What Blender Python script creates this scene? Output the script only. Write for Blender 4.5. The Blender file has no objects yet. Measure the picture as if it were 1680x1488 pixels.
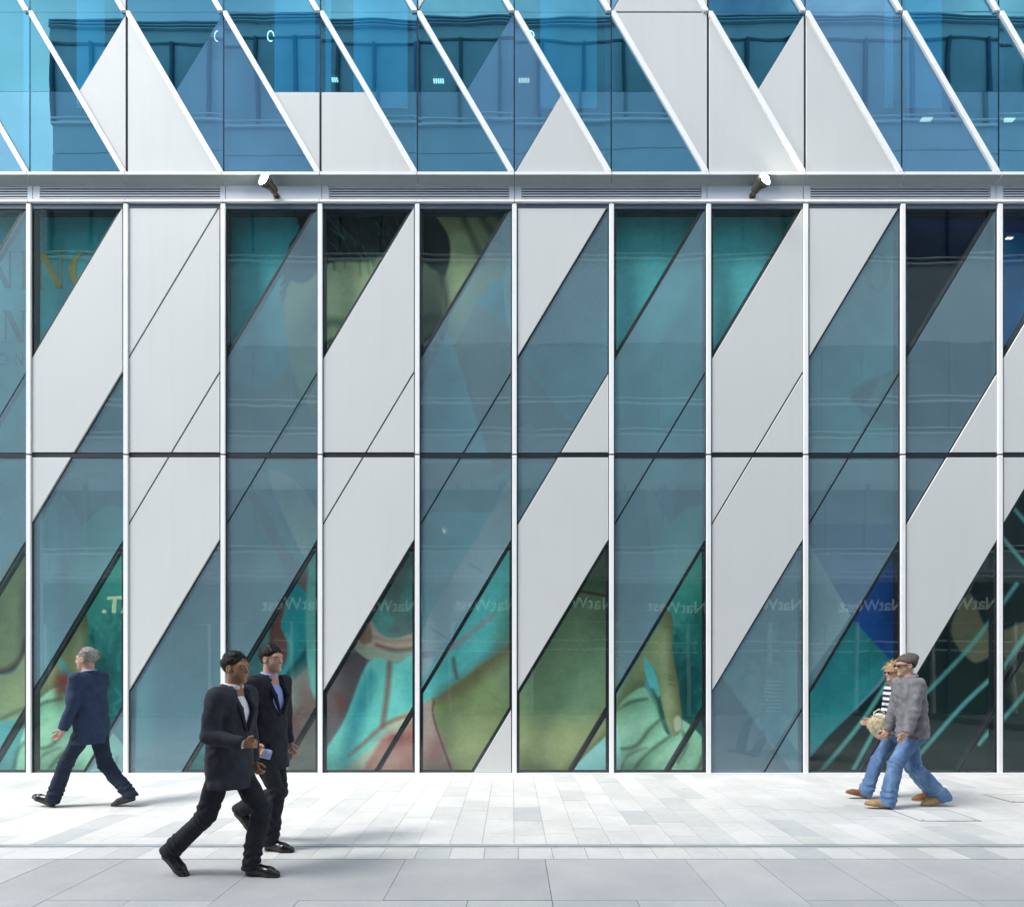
import bpy, math, random
import numpy as np
from mathutils import Vector, Matrix
random.seed(7); np.random.seed(7)
R = math.radians
SC = bpy.context.scene
COL = SC.collection

# ------------------------------------------------------------------ camera, sky, sun, exposure
F = 1060.0; PX0 = 840.0; PY0 = 1092.0; CAMH = 1.618; CAMD = 9.636      # photo pixels (1680 wide)
cam = bpy.data.cameras.new('camera'); camo = bpy.data.objects.new('camera', cam); COL.objects.link(camo)
camo.location = (0, -CAMD, CAMH); camo.rotation_euler = (R(90), 0, 0)
cam.sensor_width = 36; cam.lens = 36*F/1680; cam.shift_y = (PY0-744)/1680; cam.clip_start = .05; cam.clip_end = 600
SC.camera = camo
w = bpy.data.worlds.new('World'); SC.world = w; w.use_nodes = True
wn = w.node_tree; wn.nodes.clear()
SUN_EL, SUN_AZ = 50, 240
def wnode(t, **k):
    n = wn.nodes.new(t)
    for a, v in k.items(): setattr(n, a, v)
    return n
sky = wnode('ShaderNodeTexSky', sky_type='NISHITA', sun_disc=False, sun_elevation=R(SUN_EL), sun_rotation=R(SUN_AZ))
sky.air_density = 1.0; sky.dust_density = 1.5; sky.ozone_density = 1.0
tc = wnode('ShaderNodeTexCoord'); mp = wnode('ShaderNodeMapping'); mp.inputs['Scale'].default_value = (1, 1, 1.8)
nz = wnode('ShaderNodeTexNoise'); nz.inputs['Scale'].default_value = 2.6; nz.inputs['Detail'].default_value = 8; nz.inputs['Roughness'].default_value = .55
rp = wnode('ShaderNodeValToRGB'); rp.color_ramp.elements[0].position = .36; rp.color_ramp.elements[1].position = .58
mx = wnode('ShaderNodeMix', data_type='RGBA')
nz2 = wnode('ShaderNodeTexNoise'); nz2.inputs['Scale'].default_value = 5; nz2.inputs['Detail'].default_value = 6
cr = wnode('ShaderNodeValToRGB')
cr.color_ramp.elements[0].position = .3; cr.color_ramp.elements[0].color = (6.6, 6.85, 7.2, 1)
cr.color_ramp.elements[1].position = .7; cr.color_ramp.elements[1].color = (10.8, 11, 11.2, 1)
bg = wnode('ShaderNodeBackground'); bg.inputs['Strength'].default_value = .12
wo = wnode('ShaderNodeOutputWorld')
L = wn.links.new
L(tc.outputs['Generated'], mp.inputs['Vector']); L(mp.outputs[0], nz.inputs['Vector']); L(mp.outputs[0], nz2.inputs['Vector'])
L(nz.outputs[0], rp.inputs[0]); L(nz2.outputs[0], cr.inputs[0])
L(rp.outputs[0], mx.inputs[0]); L(sky.outputs[0], mx.inputs[6]); L(cr.outputs[0], mx.inputs[7])
L(mx.outputs[2], bg.inputs['Color']); L(bg.outputs[0], wo.inputs[0])
sl = bpy.data.lights.new('sun', 'SUN'); sl.energy = 2.0; sl.angle = R(22); sl.color = (1, .965, .92)
so = bpy.data.objects.new('sun', sl); COL.objects.link(so)
so.rotation_euler = (R(90-SUN_EL), 0, R(180-SUN_AZ)); so.location = (0, -5, 40)
SC.view_settings.view_transform = 'Standard'; SC.view_settings.look = 'None'; SC.view_settings.gamma = 1
SC.view_settings.exposure = 1.3
SC.cycles.max_bounces = 5; SC.cycles.diffuse_bounces = 2; SC.cycles.glossy_bounces = 2; SC.cycles.transparent_max_bounces = 10; SC.cycles.caustics_reflective = False; SC.cycles.caustics_refractive = False

# ------------------------------------------------------------------ materials
def lin(c): return tuple((((v/255+.055)/1.055)**2.4 if v/255 > .04045 else v/255/12.92) for v in c)
class NT:
    def __init__(s, name):
        s.m = bpy.data.materials.new(name); s.m.use_nodes = True; s.t = s.m.node_tree; s.t.nodes.clear()
        s.out = s.n('ShaderNodeOutputMaterial')
    def n(s, t, ins=None, **k):
        x = s.t.nodes.new(t)
        for a, v in k.items(): setattr(x, a, v)
        for a, v in (ins or {}).items():
            if hasattr(v, 'is_linked') or hasattr(v, 'links'): s.t.links.new(v, x.inputs[a])
            else: x.inputs[a].default_value = v
        return x
    def pos(s): return s.n('ShaderNodeNewGeometry').outputs['Position']
    def noise(s, scale, detail=4, rough=.55, vec=None, fac=True):
        return s.n('ShaderNodeTexNoise', {'Vector': vec or s.pos(), 'Scale': scale, 'Detail': detail, 'Roughness': rough}).outputs[0]
    def ramp(s, fac, stops):
        r = s.n('ShaderNodeValToRGB', {0: fac}); e = r.color_ramp.elements
        while len(e) < len(stops): e.new(.5)
        for i, (p, c) in enumerate(stops):
            e[i].position = p; e[i].color = (*c, 1) if len(c) == 3 else c
        return r.outputs[0]
    def math(s, op, a, b=0.0, c=0.0):
        return s.n('ShaderNodeMath', {0: a, 1: b, 2: c}, operation=op).outputs[0]
    def mix(s, fac, a, b, mode='MIX'):
        return s.n('ShaderNodeMix', {0: fac, 6: a, 7: b}, data_type='RGBA', blend_type=mode).outputs[2]
    def bump(s, h, strength=.3, dist=.01):
        return s.n('ShaderNodeBump', {'Height': h, 'Strength': strength, 'Distance': dist}).outputs[0]
    def done(s, sh): s.t.links.new(sh, s.out.inputs[0]); return s.m
def rgba(c): return (*c, 1)
def pbr(name, c, rough=.5, metal=0, var=.12, vscale=3, bump=0, bscale=60, spec=.5, c2=None):
    t = NT(name); nzv = t.noise(vscale, 5)
    lo = tuple(v*(1-var) for v in c); hi = c2 or tuple(min(1, v*(1+var)) for v in c)
    colr = t.ramp(nzv, [(.3, lo), (.7, hi)])
    p = t.n('ShaderNodeBsdfPrincipled', {'Base Color': colr, 'Metallic': metal, 'Specular IOR Level': spec})
    rr = t.math('MULTIPLY_ADD', t.noise(vscale*2.3, 4), .25*rough, rough*.87); t.t.links.new(rr, p.inputs['Roughness'])
    if bump: t.t.links.new(t.bump(t.noise(bscale, 5), bump, .004), p.inputs['Normal'])
    return t.done(p.outputs[0])
def glass(name, tint, refl, rcol, frit=None, wave=.5, rough=0.0):
    t = NT(name)
    oi = t.n('ShaderNodeObjectInfo').outputs['Random']
    off = t.n('ShaderNodeCombineXYZ', {0: t.math('MULTIPLY', oi, 37), 1: t.math('MULTIPLY', oi, 91), 2: t.math('MULTIPLY', oi, 53)}).outputs[0]
    v = t.n('ShaderNodeVectorMath', {0: t.pos(), 1: off}, operation='ADD').outputs[0]
    h = t.noise(1.1, 1, .4, v)
    nrm = t.bump(h, wave, .012)
    tl = t.n('ShaderNodeCombineXYZ', {0: t.math('MULTIPLY', t.math('SUBTRACT', oi, .5), .010), 1: 0.0, 2: t.math('MULTIPLY', t.math('SUBTRACT', t.math('FRACT', t.math('MULTIPLY', oi, 17.3)), .5), .006)}).outputs[0]
    nrm = t.n('ShaderNodeVectorMath', {0: nrm, 1: tl}, operation='ADD').outputs[0]
    nrm = t.n('ShaderNodeVectorMath', {0: nrm}, operation='NORMALIZE').outputs[0]
    base = t.n('ShaderNodeBsdfTransparent', {'Color': rgba(tint)}).outputs[0]
    if frit:
        fc, ff = frit
        cc = t.ramp(t.noise(1.7, 1), [(.3, tuple(x*.94 for x in fc)), (.7, tuple(x*1.06 for x in fc))])
        d = t.n('ShaderNodeBsdfDiffuse', {'Color': cc}).outputs[0]
        base = t.n('ShaderNodeMixShader', {0: ff, 1: base, 2: d}).outputs[0]
    g = t.n('ShaderNodeBsdfGlossy', {'Color': rgba(rcol), 'Roughness': rough, 'Normal': nrm}).outputs[0]
    lw = t.n('ShaderNodeLayerWeight', {'Blend': .5}).outputs['Facing']
    fac = t.math('MULTIPLY_ADD', t.math('POWER', lw, 4.0), 1-refl, refl)
    return t.done(t.n('ShaderNodeMixShader', {0: fac, 1: base, 2: g}).outputs[0])
M = {}
def panelmat():
    t = NT('white_aluminium')
    oi = t.n('ShaderNodeObjectInfo').outputs['Random']
    c = t.mix(t.noise(.8, 4), rgba((.565, .595, .602)), rgba((.615, .640, .645)))
    c = t.mix(t.math('MULTIPLY', oi, .35), c, rgba((.545, .565, .568)))
    streak = t.n('ShaderNodeTexNoise', {'Vector': t.n('ShaderNodeMapping', {'Vector': t.pos(), 'Scale': (9, 9, .5)}).outputs[0], 'Scale': 1.0, 'Detail': 5}).outputs[0]
    c = t.mix(t.math('MULTIPLY', t.ramp(streak, [(.5, (0, 0, 0)), (.8, (1, 1, 1))]), .22), c, rgba((.5, .52, .53)))
    p = t.n('ShaderNodeBsdfPrincipled', {'Base Color': c, 'Metallic': .05, 'Specular IOR Level': .28, 'Normal': t.bump(t.noise(.9, 2), .35, .012)})
    t.t.links.new(t.math('MULTIPLY_ADD', t.noise(2.5, 4), .12, .50), p.inputs['Roughness'])
    return t.done(p.outputs[0])
M['panel'] = panelmat()
M['white'] = pbr('white_powder_coat', (.84, .86, .88), .38, 0, .04, 2)
M['fascia'] = pbr('silver_coated_metal', (.55, .60, .67), .36, .2, .05, 2)
M['soffit_shade'] = pbr('soffit_shade_metal', (.17, .21, .22), .45, .1, .06, 2)  # dark tone holds the shade on the underside of the ledge
M['black'] = pbr('black_gasket', (.008, .012, .018), .45, 0, .3, 6)
M['darkgap'] = pbr('dark_metal', (.03, .04, .05), .5, .2, .2, 5)
M['headstrip'] = pbr('blue_grey_metal', (.10, .14, .19), .3, .2, .1, 3)
M['g_low'] = glass('clear_green_glass', (.95, .985, .98), .055, (.85, 1, .97), None, .16)
M['g_lowfrit'] = glass('fritted_glass', (.80, .95, .98), .065, (.85, .97, 1), ((.155, .258, .318), .58), .18)
M['g_up'] = glass('clear_blue_glass', (.24, .66, .95), .22, (.25, .76, .97), None, .14)
M['g_upfrit'] = glass('fritted_blue_glass', (.46, .74, .96), .18, (.34, .76, 1), ((.12, .26, .45), .50), .12)
M['g_upfilm'] = glass('filmed_blue_glass', (.34, .70, .96), .22, (.30, .76, 1), ((.12, .30, .48), .30), .12)
t_ = NT('glass_edge'); M['g_edge'] = t_.done(t_.n('ShaderNodeBsdfTransparent', {'Color': (.97, .985, .985, 1)}).outputs[0])

# ------------------------------------------------------------------ mesh helpers
def P(px, py, Y=0.0):
    D = Y+CAMD
    return ((px-PX0)*D/F, (PY0-py)*D/F + CAMH)
class MB:
    def __init__(s): s.v = []; s.f = []; s.mi = []
    def face(s, idx, m=0): s.f.append(tuple(idx)); s.mi.append(m)
    def box(s, x0, x1, y0, y1, z0, z1, m=0):
        b = len(s.v)
        s.v += [(x, y, z) for z in (z0, z1) for y in (y0, y1) for x in (x0, x1)]
        for q in ((0, 2, 3, 1), (4, 5, 7, 6), (0, 1, 5, 4), (2, 6, 7, 3), (0, 4, 6, 2), (1, 3, 7, 5)): s.face([b+i for i in q], m)
        return s
    def loops(s, loops, m=0, cap0=True, cap1=True, mcap0=None):
        b = len(s.v); n = len(loops[0])
        for l in loops: s.v += [tuple(p) for p in l]
        for k in range(len(loops)-1):
            for i in range(n):
                j = (i+1) % n
                s.face([b+k*n+i, b+(k+1)*n+i, b+(k+1)*n+j, b+k*n+j], m)
        if cap0: s.face([b+i for i in range(n)], m if mcap0 is None else mcap0)
        if cap1: s.face([b+(len(loops)-1)*n+i for i in reversed(range(n))], m)
        return s
    def prism(s, poly, y0, y1, m=0, mfront=None):
        if area(poly) < 0: poly = poly[::-1]
        return s.loops([[(x, y0, z) for x, z in poly], [(x, y1, z) for x, z in poly]], m, mcap0=mfront)
    def panel(s, poly, y0, y1, ch=.004, m=0):
        if area(poly) < 0: poly = poly[::-1]
        q = inset(poly, ch)
        return s.loops([[(x, y0, z) for x, z in q], [(x, y0+ch, z) for x, z in poly], [(x, y1, z) for x, z in poly]], m)
    def ring(s, outer, inner, y0, y1, m=0):
        if area(outer) < 0: outer = outer[::-1]
        if area(inner) < 0: inner = inner[::-1]
        n = len(outer); b = len(s.v)
        for y in (y0, y1):
            s.v += [(x, y, z) for x, z in outer]; s.v += [(x, y, z) for x, z in inner]
        for i in range(n):
            j = (i+1) % n
            s.face([b+i, b+j, b+n+j, b+n+i], m); s.face([b+2*n+i, b+3*n+i, b+3*n+j, b+2*n+j], m)
            s.face([b+i, b+2*n+i, b+2*n+j, b+j], m); s.face([b+n+i, b+n+j, b+3*n+j, b+3*n+i], m)
        return s
    def tube(s, pts, rad, n=12, m=0):
        pts = [Vector(p) for p in pts]; rad = rad if isinstance(rad, (list, tuple)) else [rad]*len(pts)
        ls = []; up = None
        for i, p in enumerate(pts):
            d = (pts[min(i+1, len(pts)-1)]-pts[max(i-1, 0)]).normalized()
            if up is None: up = d.orthogonal().normalized()
            up = (up-d*up.dot(d)).normalized(); sd = d.cross(up)
            ls.append([tuple(p+(up*math.cos(a)+sd*math.sin(a))*rad[i]) for a in [2*math.pi*k/n for k in range(n)]])
        return s.loops(ls, m)
    def build(s, name, mats, parent=None, smooth=False):
        me = bpy.data.meshes.new(name); me.from_pydata(s.v, [], s.f)
        mats = mats if isinstance(mats, (list, tuple)) else [mats]
        for m in mats: me.materials.append(m)
        if len(mats) > 1: me.polygons.foreach_set('material_index', s.mi)
        if smooth: me.polygons.foreach_set('use_smooth', [True]*len(me.polygons))
        me.update()
        o = bpy.data.objects.new(name, me); COL.objects.link(o)
        if parent: o.parent = parent
        return o
def area(p): return .5*sum(p[i][0]*p[(i+1) % len(p)][1]-p[(i+1) % len(p)][0]*p[i][1] for i in range(len(p)))
def inset(poly, d):
    """miter inset of a convex polygon given counter-clockwise"""
    if area(poly) < 0: poly = poly[::-1]
    n = len(poly); out = []
    ln = []
    for i in range(n):
        (x0, z0), (x1, z1) = poly[i], poly[(i+1) % n]; l = math.hypot(x1-x0, z1-z0)
        nx, nz_ = -(z1-z0)/l, (x1-x0)/l
        ln.append((nx, nz_, nx*x0+nz_*z0+d))
    for i in range(n):
        a, b = ln[i-1], ln[i]; det = a[0]*b[1]-a[1]*b[0]
        out.append(((a[2]*b[1]-a[1]*b[2])/det, (a[0]*b[2]-a[2]*b[0])/det))
    return out
def clip(poly, a, b, c):
    """keep a*x+b*y<=c"""
    out = []
    for i in range(len(poly)):
        p, q = poly[i], poly[(i+1) % len(poly)]
        dp, dq = a*p[0]+b*p[1]-c, a*q[0]+b*q[1]-c
        if dp <= 0: out.append(p)
        if dp*dq < 0:
            t = dp/(dp-dq); out.append((p[0]+t*(q[0]-p[0]), p[1]+t*(q[1]-p[1])))
    return out
def clean(poly, eps=.4):
    out = []
    for p in poly:
        if not out or math.hypot(p[0]-out[-1][0], p[1]-out[-1][1]) > eps: out.append(p)
    if len(out) > 1 and math.hypot(out[0][0]-out[-1][0], out[0][1]-out[-1][1]) < eps: out.pop()
    return out
def W(poly, Y): return [P(x, y, Y) for x, y in poly]
def empty(name, loc=(0, 0, 0), rz=0):
    o = bpy.data.objects.new(name, None); COL.objects.link(o); o.location = loc; o.rotation_euler = (0, 0, rz); return o
def tag(o, label=None, cat=None, group=None, kind=None):
    for k, v in (('label', label), ('category', cat), ('group', group), ('kind', kind)):
        if v: o[k] = v
    return o

# ------------------------------------------------------------------ ground
def stonemat():
    t = NT('pale_paving_stone')
    g = t.n('ShaderNodeNewGeometry'); oi = t.n('ShaderNodeObjectInfo').outputs['Random']
    r = t.math('FRACT', t.math('ADD', g.outputs['Random Per Island'], t.math('MULTIPLY', oi, 7.31)))
    c = t.ramp(r, [(0, (.50, .53, .54)), (.08, (.58, .60, .60)), (.20, (.66, .665, .65)), (.45, (.74, .74, .73)), (.62, (.775, .76, .73)), (.8, (.79, .785, .775)), (1, (.81, .805, .795))])
    c = t.mix(.35, c, t.ramp(t.noise(14, 6, .65), [(.25, (.55, .55, .54)), (.75, (.80, .80, .79))]))
    st = t.ramp(t.noise(1.1, 5, .6), [(.35, (.86, .86, .86)), (.65, (1, 1, 1))])
    c = t.mix(1, c, st, 'MULTIPLY')
    sp = t.ramp(t.noise(160, 2, .5), [(.36, (.72, .72, .72)), (.44, (1, 1, 1))])
    c = t.mix(.5, c, t.mix(1, c, sp, 'MULTIPLY'))
    vo = t.n('ShaderNodeTexVoronoi', {'Vector': t.pos(), 'Scale': 1.9}).outputs['Distance']
    c = t.mix(t.math('MULTIPLY', t.math('LESS_THAN', vo, .045), .45), c, rgba((.40, .40, .39)))
    c = t.mix(t.math('MULTIPLY', t.ramp(t.noise(2.7, 8, .72), [(.52, (0, 0, 0)), (.72, (1, 1, 1))]), .30), c, rgba((.47, .47, .45)))
    p = t.n('ShaderNodeBsdfPrincipled', {'Base Color': c, 'Roughness': .62, 'Specular IOR Level': .35, 'Normal': t.bump(t.noise(90, 5), .25, .003)})
    return t.done(p.outputs[0])
def granitemat():
    t = NT('grey_granite')
    oi = t.n('ShaderNodeObjectInfo').outputs['Random']
    c = t.ramp(t.noise(240, 3, .7), [(.3, (.37, .375, .38)), (.5, (.515, .52, .525)), (.72, (.68, .68, .68))])
    c = t.mix(1, c, t.ramp(t.noise(1.3, 5, .6), [(.3, (.84, .85, .86)), (.7, (1.06, 1.05, 1.04))]), 'MULTIPLY')
    c = t.mix(1, c, t.ramp(oi, [(0, (.90, .90, .91)), (1, (1.07, 1.07, 1.06))]), 'MULTIPLY')
    p = t.n('ShaderNodeBsdfPrincipled', {'Base Color': c, 'Roughness': .6, 'Specular IOR Level': .4, 'Normal': t.bump(t.noise(200, 4), .3, .002)})
    return t.done(p.outputs[0])
M['stone'] = stonemat(); M['granite'] = granitemat()
M['joint'] = pbr('sandy_joint', (.48, .47, .45), .9, 0, .3, 20)
M['jointdark'] = pbr('dark_joint', (.15, .15, .14), .9, 0, .5, 9)
M['covermetal'] = pbr('dull_cover_steel', (.22, .23, .24), .5, .3, .3, 6)
M['steel'] = pbr('brushed_steel', (.46, .49, .51), .5, .25, .15, 4)
def Yat(py): return CAMH*F/(py-PY0)-CAMD
Y_DR0, Y_DR1, Y_ED = Yat(1384.5), Yat(1390.5), Yat(1408.5)
ZG = -.012
street = MB().box(-60, 60, -60, 30, -.30, -.040).build('ground', M['granite']); tag(street, kind='structure')
pave = MB().box(-14, 14, Y_ED, .25, -.039, ZG).build('pavement', M['joint']); tag(pave, 'pale stone pavement of narrow slabs along the glass facade', kind='structure')
plaza = MB().box(-14, 14, -11.9, Y_ED-.002, -.039, ZG).build('plaza', M['jointdark']); tag(plaza, 'grey granite paving in front of the pale pavement', kind='structure')
unit = MB().box(-.5, .5, -.5, .5, -1, 0)
ume = bpy.data.meshes.new('paving_stone'); ume.from_pydata(unit.v, [], unit.f); ume.materials.append(M['stone'])
gme = bpy.data.meshes.new('granite_slab'); gme.from_pydata(unit.v, [], unit.f); gme.materials.append(M['granite'])
def slab(name, me, x0, x1, y0, y1, parent, gap=.0035, dz=0):
    o = bpy.data.objects.new(name, me); COL.objects.link(o); o.parent = parent
    o.location = ((x0+x1)/2, (y0+y1)/2, dz); o.scale = (x1-x0-gap, y1-y0-gap, .02); return o
covers = [((1465, 1328), (1510, 1347), (1611, 1347), (1556, 1328)), ((1614, 1303), (1660, 1316), (1760, 1316), (1706, 1303))]
def ground(px, py):
    D = CAMH*F/(py-PY0); return ((px-PX0)*D/F, D-CAMD)
CR = []
for c in covers:
    g = [ground(*q) for q in c]
    CR.append((g[1][0], g[2][0], g[1][1], g[0][1]))
SWD = .2935
rest = MB(); n_in = 0
k0 = int(-13/SWD)
for k in range(k0, -k0):
    xa, xb = k*SWD+.02, (k+1)*SWD+.02
    y = -.045
    first = random.uniform(.2, .62)
    while y > Y_DR0+.02:
        ln = first if first else random.choice([.55, .6, .6, .64, .7]); first = None
        y1 = max(y-ln, Y_DR0)
        if y1-Y_DR0 < .16: y1 = Y_DR0
        D = (y+y1)/2+CAMD; px = PX0+(xa+xb)/2*F/D
        dz = random.uniform(-.0012, .0008)
        if -25 < px < 1705 and n_in < 300:
            slab('paving_stone', ume, xa, xb, y1, y, pave, .003, dz); n_in += 1
        else:
            rest.box(xa+.0015, xb-.0015, y1+.0015, y-.0015, -.02, dz)
        y = y1
ro = rest.build('paving_stones_beyond', M['stone'], pave); tag(ro, kind='stuff')
rest = MB()
for k in range(-46, 46):
    xa = k*.2935+.055; px = PX0+(xa+.147)*F/((Y_DR1+Y_ED)/2+CAMD)
    if -40 < px < 1720: slab('edging_stone', ume, xa, xa+.2935, Y_ED, Y_DR1, pave, .004, random.uniform(-.001, .001))
    else: rest.box(xa+.002, xa+.2915, Y_ED+.002, Y_DR1-.002, -.02, 0)
tag(rest.build('edging_stones_beyond', M['stone'], pave), kind='stuff')
GD = Y_ED-Yat(1476); rest = MB()
for r_ in range(7):
    ya, yb = Y_ED-.006-r_*GD, Y_ED-.006-(r_+1)*GD
    off = ((780-840)*(Y_ED+CAMD)/F) % .583
    xs = [off+.583*k for k in range(-22, 22)]
    i = 0
    while i < len(xs)-1:
        w2 = 2 if (random.random() < .22) else 1
        xa, xb = xs[i], xs[min(i+w2, len(xs)-1)]; i += w2
        px = PX0+(xa+xb)/2*F/max(.6, (ya+yb)/2+CAMD)
        if r_ < 2 and -120 < px < 1800: slab('granite_slab', gme, xa, xb, yb, ya, plaza, .005, random.uniform(-.0015, .001))
        else: rest.box(xa+.002, xb-.002, yb+.002, ya-.002, -.02, 0)
tag(rest.build('granite_slabs_beyond', M['granite'], plaza), kind='stuff')
dr = empty('slot_drain', (0, (Y_DR0+Y_DR1)/2, 0)); tag(dr, 'thin steel slot drain running along the pale pavement edge', 'drain')
hw = (Y_DR0-Y_DR1)/2
for k in range(-7, 7):
    xa = k*1.9+.4
    MB().box(xa+.002, xa+1.898, .005, hw-.001, -.02, -.001).build('rail', M['steel'], dr)
    MB().box(xa+.002, xa+1.898, -hw+.001, -.005, -.02, -.002).build('rail', M['steel'], dr)
    MB().box(xa, xa+1.9, -.0048, .0048, -.03, -.011).build('slot', M['joint'], dr)
for i, (x0, x1, y0, y1) in enumerate(CR):
    cv = empty('access_cover', ((x0+x1)/2, (y0+y1)/2, 0))
    tag(cv, ['stone filled access cover beside the feet of the walking couple', 'stone filled access cover past the couple, close to the dark glass'][i], 'access cover', 'access covers in the pale pavement')
    a, b = (x1-x0)/2, (y1-y0)/2
    o_ = [(-a, -b), (a, -b), (a, b), (-a, b)]; t_ = .006
    fr = MB()
    for (u0, u1, v0, v1) in ((-a, a, -b, -b+t_), (-a, a, b-t_, b), (-a, -a+t_, -b+t_, b-t_), (a-t_, a, -b+t_, b-t_)): fr.box(u0, u1, v0, v1, -.02, .004)
    fr.build('frame', M['covermetal'], cv)
    for q in range(2):
        MB().box(-a+.014+q*(a-.012), -.003+q*(a-.011), -b+.014, b-.014, -.02, .0045).build('stone_infill', M['stone'], cv)
    for u in (-1, 1): MB().box(u*(a-.05)-.02, u*(a-.05)+.02, -b+.03, -b+.045, .0, .0052).build('lifting_slot', M['darkgap'], cv)

# ------------------------------------------------------------------ office building: lower facade
BLD = empty('office_building', (0, .5, 0)); tag(BLD, 'office building with diagonal glass and white metal facade', 'building')
BLD_OFF = Vector((0, .5, 0))
def bpart(mb, name, mats, parent=None, smooth=False):
    o = mb.build(name, mats, parent or BLD, smooth)
    if (parent or BLD) is BLD: o.location = -BLD_OFF
    return o
MOD = 159.2
def MX(k): return 844+MOD*k              # mullion lines, k = -5 is the one at photo x 48
Y_GL, Y_PN, Y_MU = .020, .000, -.022
YR = [338, 610, 885, 1160, 1435]         # where the diagonals meet the right mullion
SL = 252/151.0
# pieces 0..4 of each bay: c clear, f fritted, w white panel
BAYS = {-9: 'cwffc', -8: 'wffcc', -7: 'cfwfc', -6: 'cffcc', -5: 'cwfcf', -4: 'wwwfc', -3: 'cffcc', -2: 'cwwcc', -1: 'cffcw', 0: 'wfwcc', 1: 'cffcc',
        2: 'cwwff', 3: 'wffcc', 4: 'cfwcc', 5: 'cwccc', 6: 'wffcc', 7: 'cwwfc', 8: 'cffcc'}
def cell(poly, ty, Y, name_w='cladding_panel', gap=1.2, frames={'c': 4.2, 'f': 1.6, 'w': 3.0}, gm=None):
    poly = clean(poly)
    if len(poly) < 3 or abs(area(poly)) < 60: return
    wp = W(poly, Y); 
    if area(wp) < 0: wp = wp[::-1]
    s = (Y+CAMD)/F
    g = inset(wp, gap*s)
    if area(g) < 0 or abs(area(g)) < .004: return
    if ty == 'w':
        o = bpart(MB().panel(g, Y_PN if Y == Y_GL else Y-.004, Y+.006), name_w, M['panel'])
    else:
        mm = gm[ty]
        nm = {'c': 'glass_pane', 'f': 'fritted_pane', 'm': 'filmed_pane'}[ty]
        o = bpart(MB().prism(g, Y, Y+.012, 0, 1), nm, [M['g_edge'], mm])
    if frames:
        inn = inset(wp, frames[ty]*s)
        if area(inn) > .002:
            MB().ring(inset(wp, .12*s), inn, Y+.0135, Y+(.055 if ty == 'w' else .085)).build('frame', M['black'], o)
    return o
GM = {'c': M['g_low'], 'f': M['g_lowfrit']}
for k, ty in BAYS.items():
    xl, xr = MX(k)+4.2, MX(k+1)-4.2
    for (t0, t1) in ((342.5, 743.8), (750, 1268)):
        rect = [(xl, t0), (xr, t0), (xr, t1), (xl, t1)]
        for j in range(5):
            poly = rect
            # diagonal j: y = YR[j] + (xr-x)*SL ; piece j lies between diagonal j-1 and j
            if j > 0: poly = clip(poly, -SL, -1, -(YR[j-1]+xr*SL))
            if j < 4: poly = clip(poly, SL, 1, YR[j]+xr*SL)
            if len(poly) >= 3: cell(poly, ty[j], Y_GL, gm=GM)
for k in range(-9, 10):
    for (t0, t1) in ((336, 744.6), (747.4, 1269)):
        (x0, z1), (x1, z0) = P(MX(k)-3.7, t0), P(MX(k)+3.7, t1)
        mb = MB(); pl = [(x0, -.0), (x1, -.0)]
        xa, xb = x0+.004, x1-.004
        mb.loops([[(xa, Y_MU, z0), (xb, Y_MU, z0), (xb, Y_MU, z1), (xa, Y_MU, z1)], [(x0, Y_MU+.004, z0), (x1, Y_MU+.004, z0), (x1, Y_MU+.004, z1), (x0, Y_MU+.004, z1)],
                  [(x0, .01, z0), (x1, .01, z0), (x1, .01, z1), (x0, .01, z1)]])
        bpart(mb, 'mullion', M['white'])
    (x0, z1), (x1, z0) = P(MX(k)-5.2, 335.5), P(MX(k)+5.2, 1269.5)
    bpart(MB().box(x0, x1, .0105, .16, z0, z1), 'mullion_backing', M['black'])
XA, XB = P(MX(-9), 0)[0], P(MX(9), 0)[0]
for k in range(-9, 9):
    (x0, z1), (x1, z0) = P(MX(k)+5.3, 743.6), P(MX(k+1)-5.3, 750.2)
    bpart(MB().box(x0, x1, .012, .15, z0, z1), 'transom', M['black'])
    (x0, z1), (x1, z0) = P(MX(k)+3.9, 336.2), P(MX(k+1)-3.9, 342.3)
    bpart(MB().box(x0, x1, .004, .15, z0, z1), 'head_rail', M['headstrip'])
bpart(MB().box(XA, XB, -.045, .2, .0005, .022), 'base_sill', M['white'])
# sill strip above lower glazing, fascia, ledge
for k in range(-9, 9):
    (x0, z1), (x1, z0) = P(MX(k)+.5, 329.3), P(MX(k+1)-.5, 333.6)
    bpart(MB().panel([(x0, z0), (x1, z0), (x1, z1), (x0, z1)], -.032, .10, .003), 'sill_strip', M['white'])
    zt, zb = P(0, 286.2)[1], P(0, 290.6)[1]
    zs = P(0, 298.5)[1]-.01
    xa, xb = P(MX(k)+.55, 0)[0], P(MX(k+1)-.55, 0)[0]
    prof = [(-.05, zt), (-.05, zb), (.075, zs), (.13, zs), (.13, zt)]
    lg = bpart(MB().loops([[(xa, y, z) for y, z in prof], [(xb, y, z) for y, z in prof]]), 'ledge', M['white'])
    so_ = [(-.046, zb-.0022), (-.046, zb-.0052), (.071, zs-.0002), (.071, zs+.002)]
    MB().loops([[(xa+.002, y, z) for y, z in so_], [(xb-.002, y, z) for y, z in so_]]).build('soffit_shade_strip', M['soffit_shade'], lg)  # thin dark strip under the ledge, its shade put into the colour
zb_, zt_ = P(0, 333.4)[1], P(0, 285)[1]
bpart(MB().box(XA, XB, .135, .32, zb_+.012, zt_+.06), 'spandrel_beam', M['darkgap'])
groups = [(-9, -7, 1), (-7, -5, 1), (-5, -3, 1), (-3, -2, 0), (-2, 0, 1), (0, 2, 1), (2, 3, 0), (3, 5, 1), (5, 7, 1), (7, 8, 0), (8, 9, 1)]
FZ0, FZ1 = P(0, 329.2)[1], P(0, 299)[1]
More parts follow.
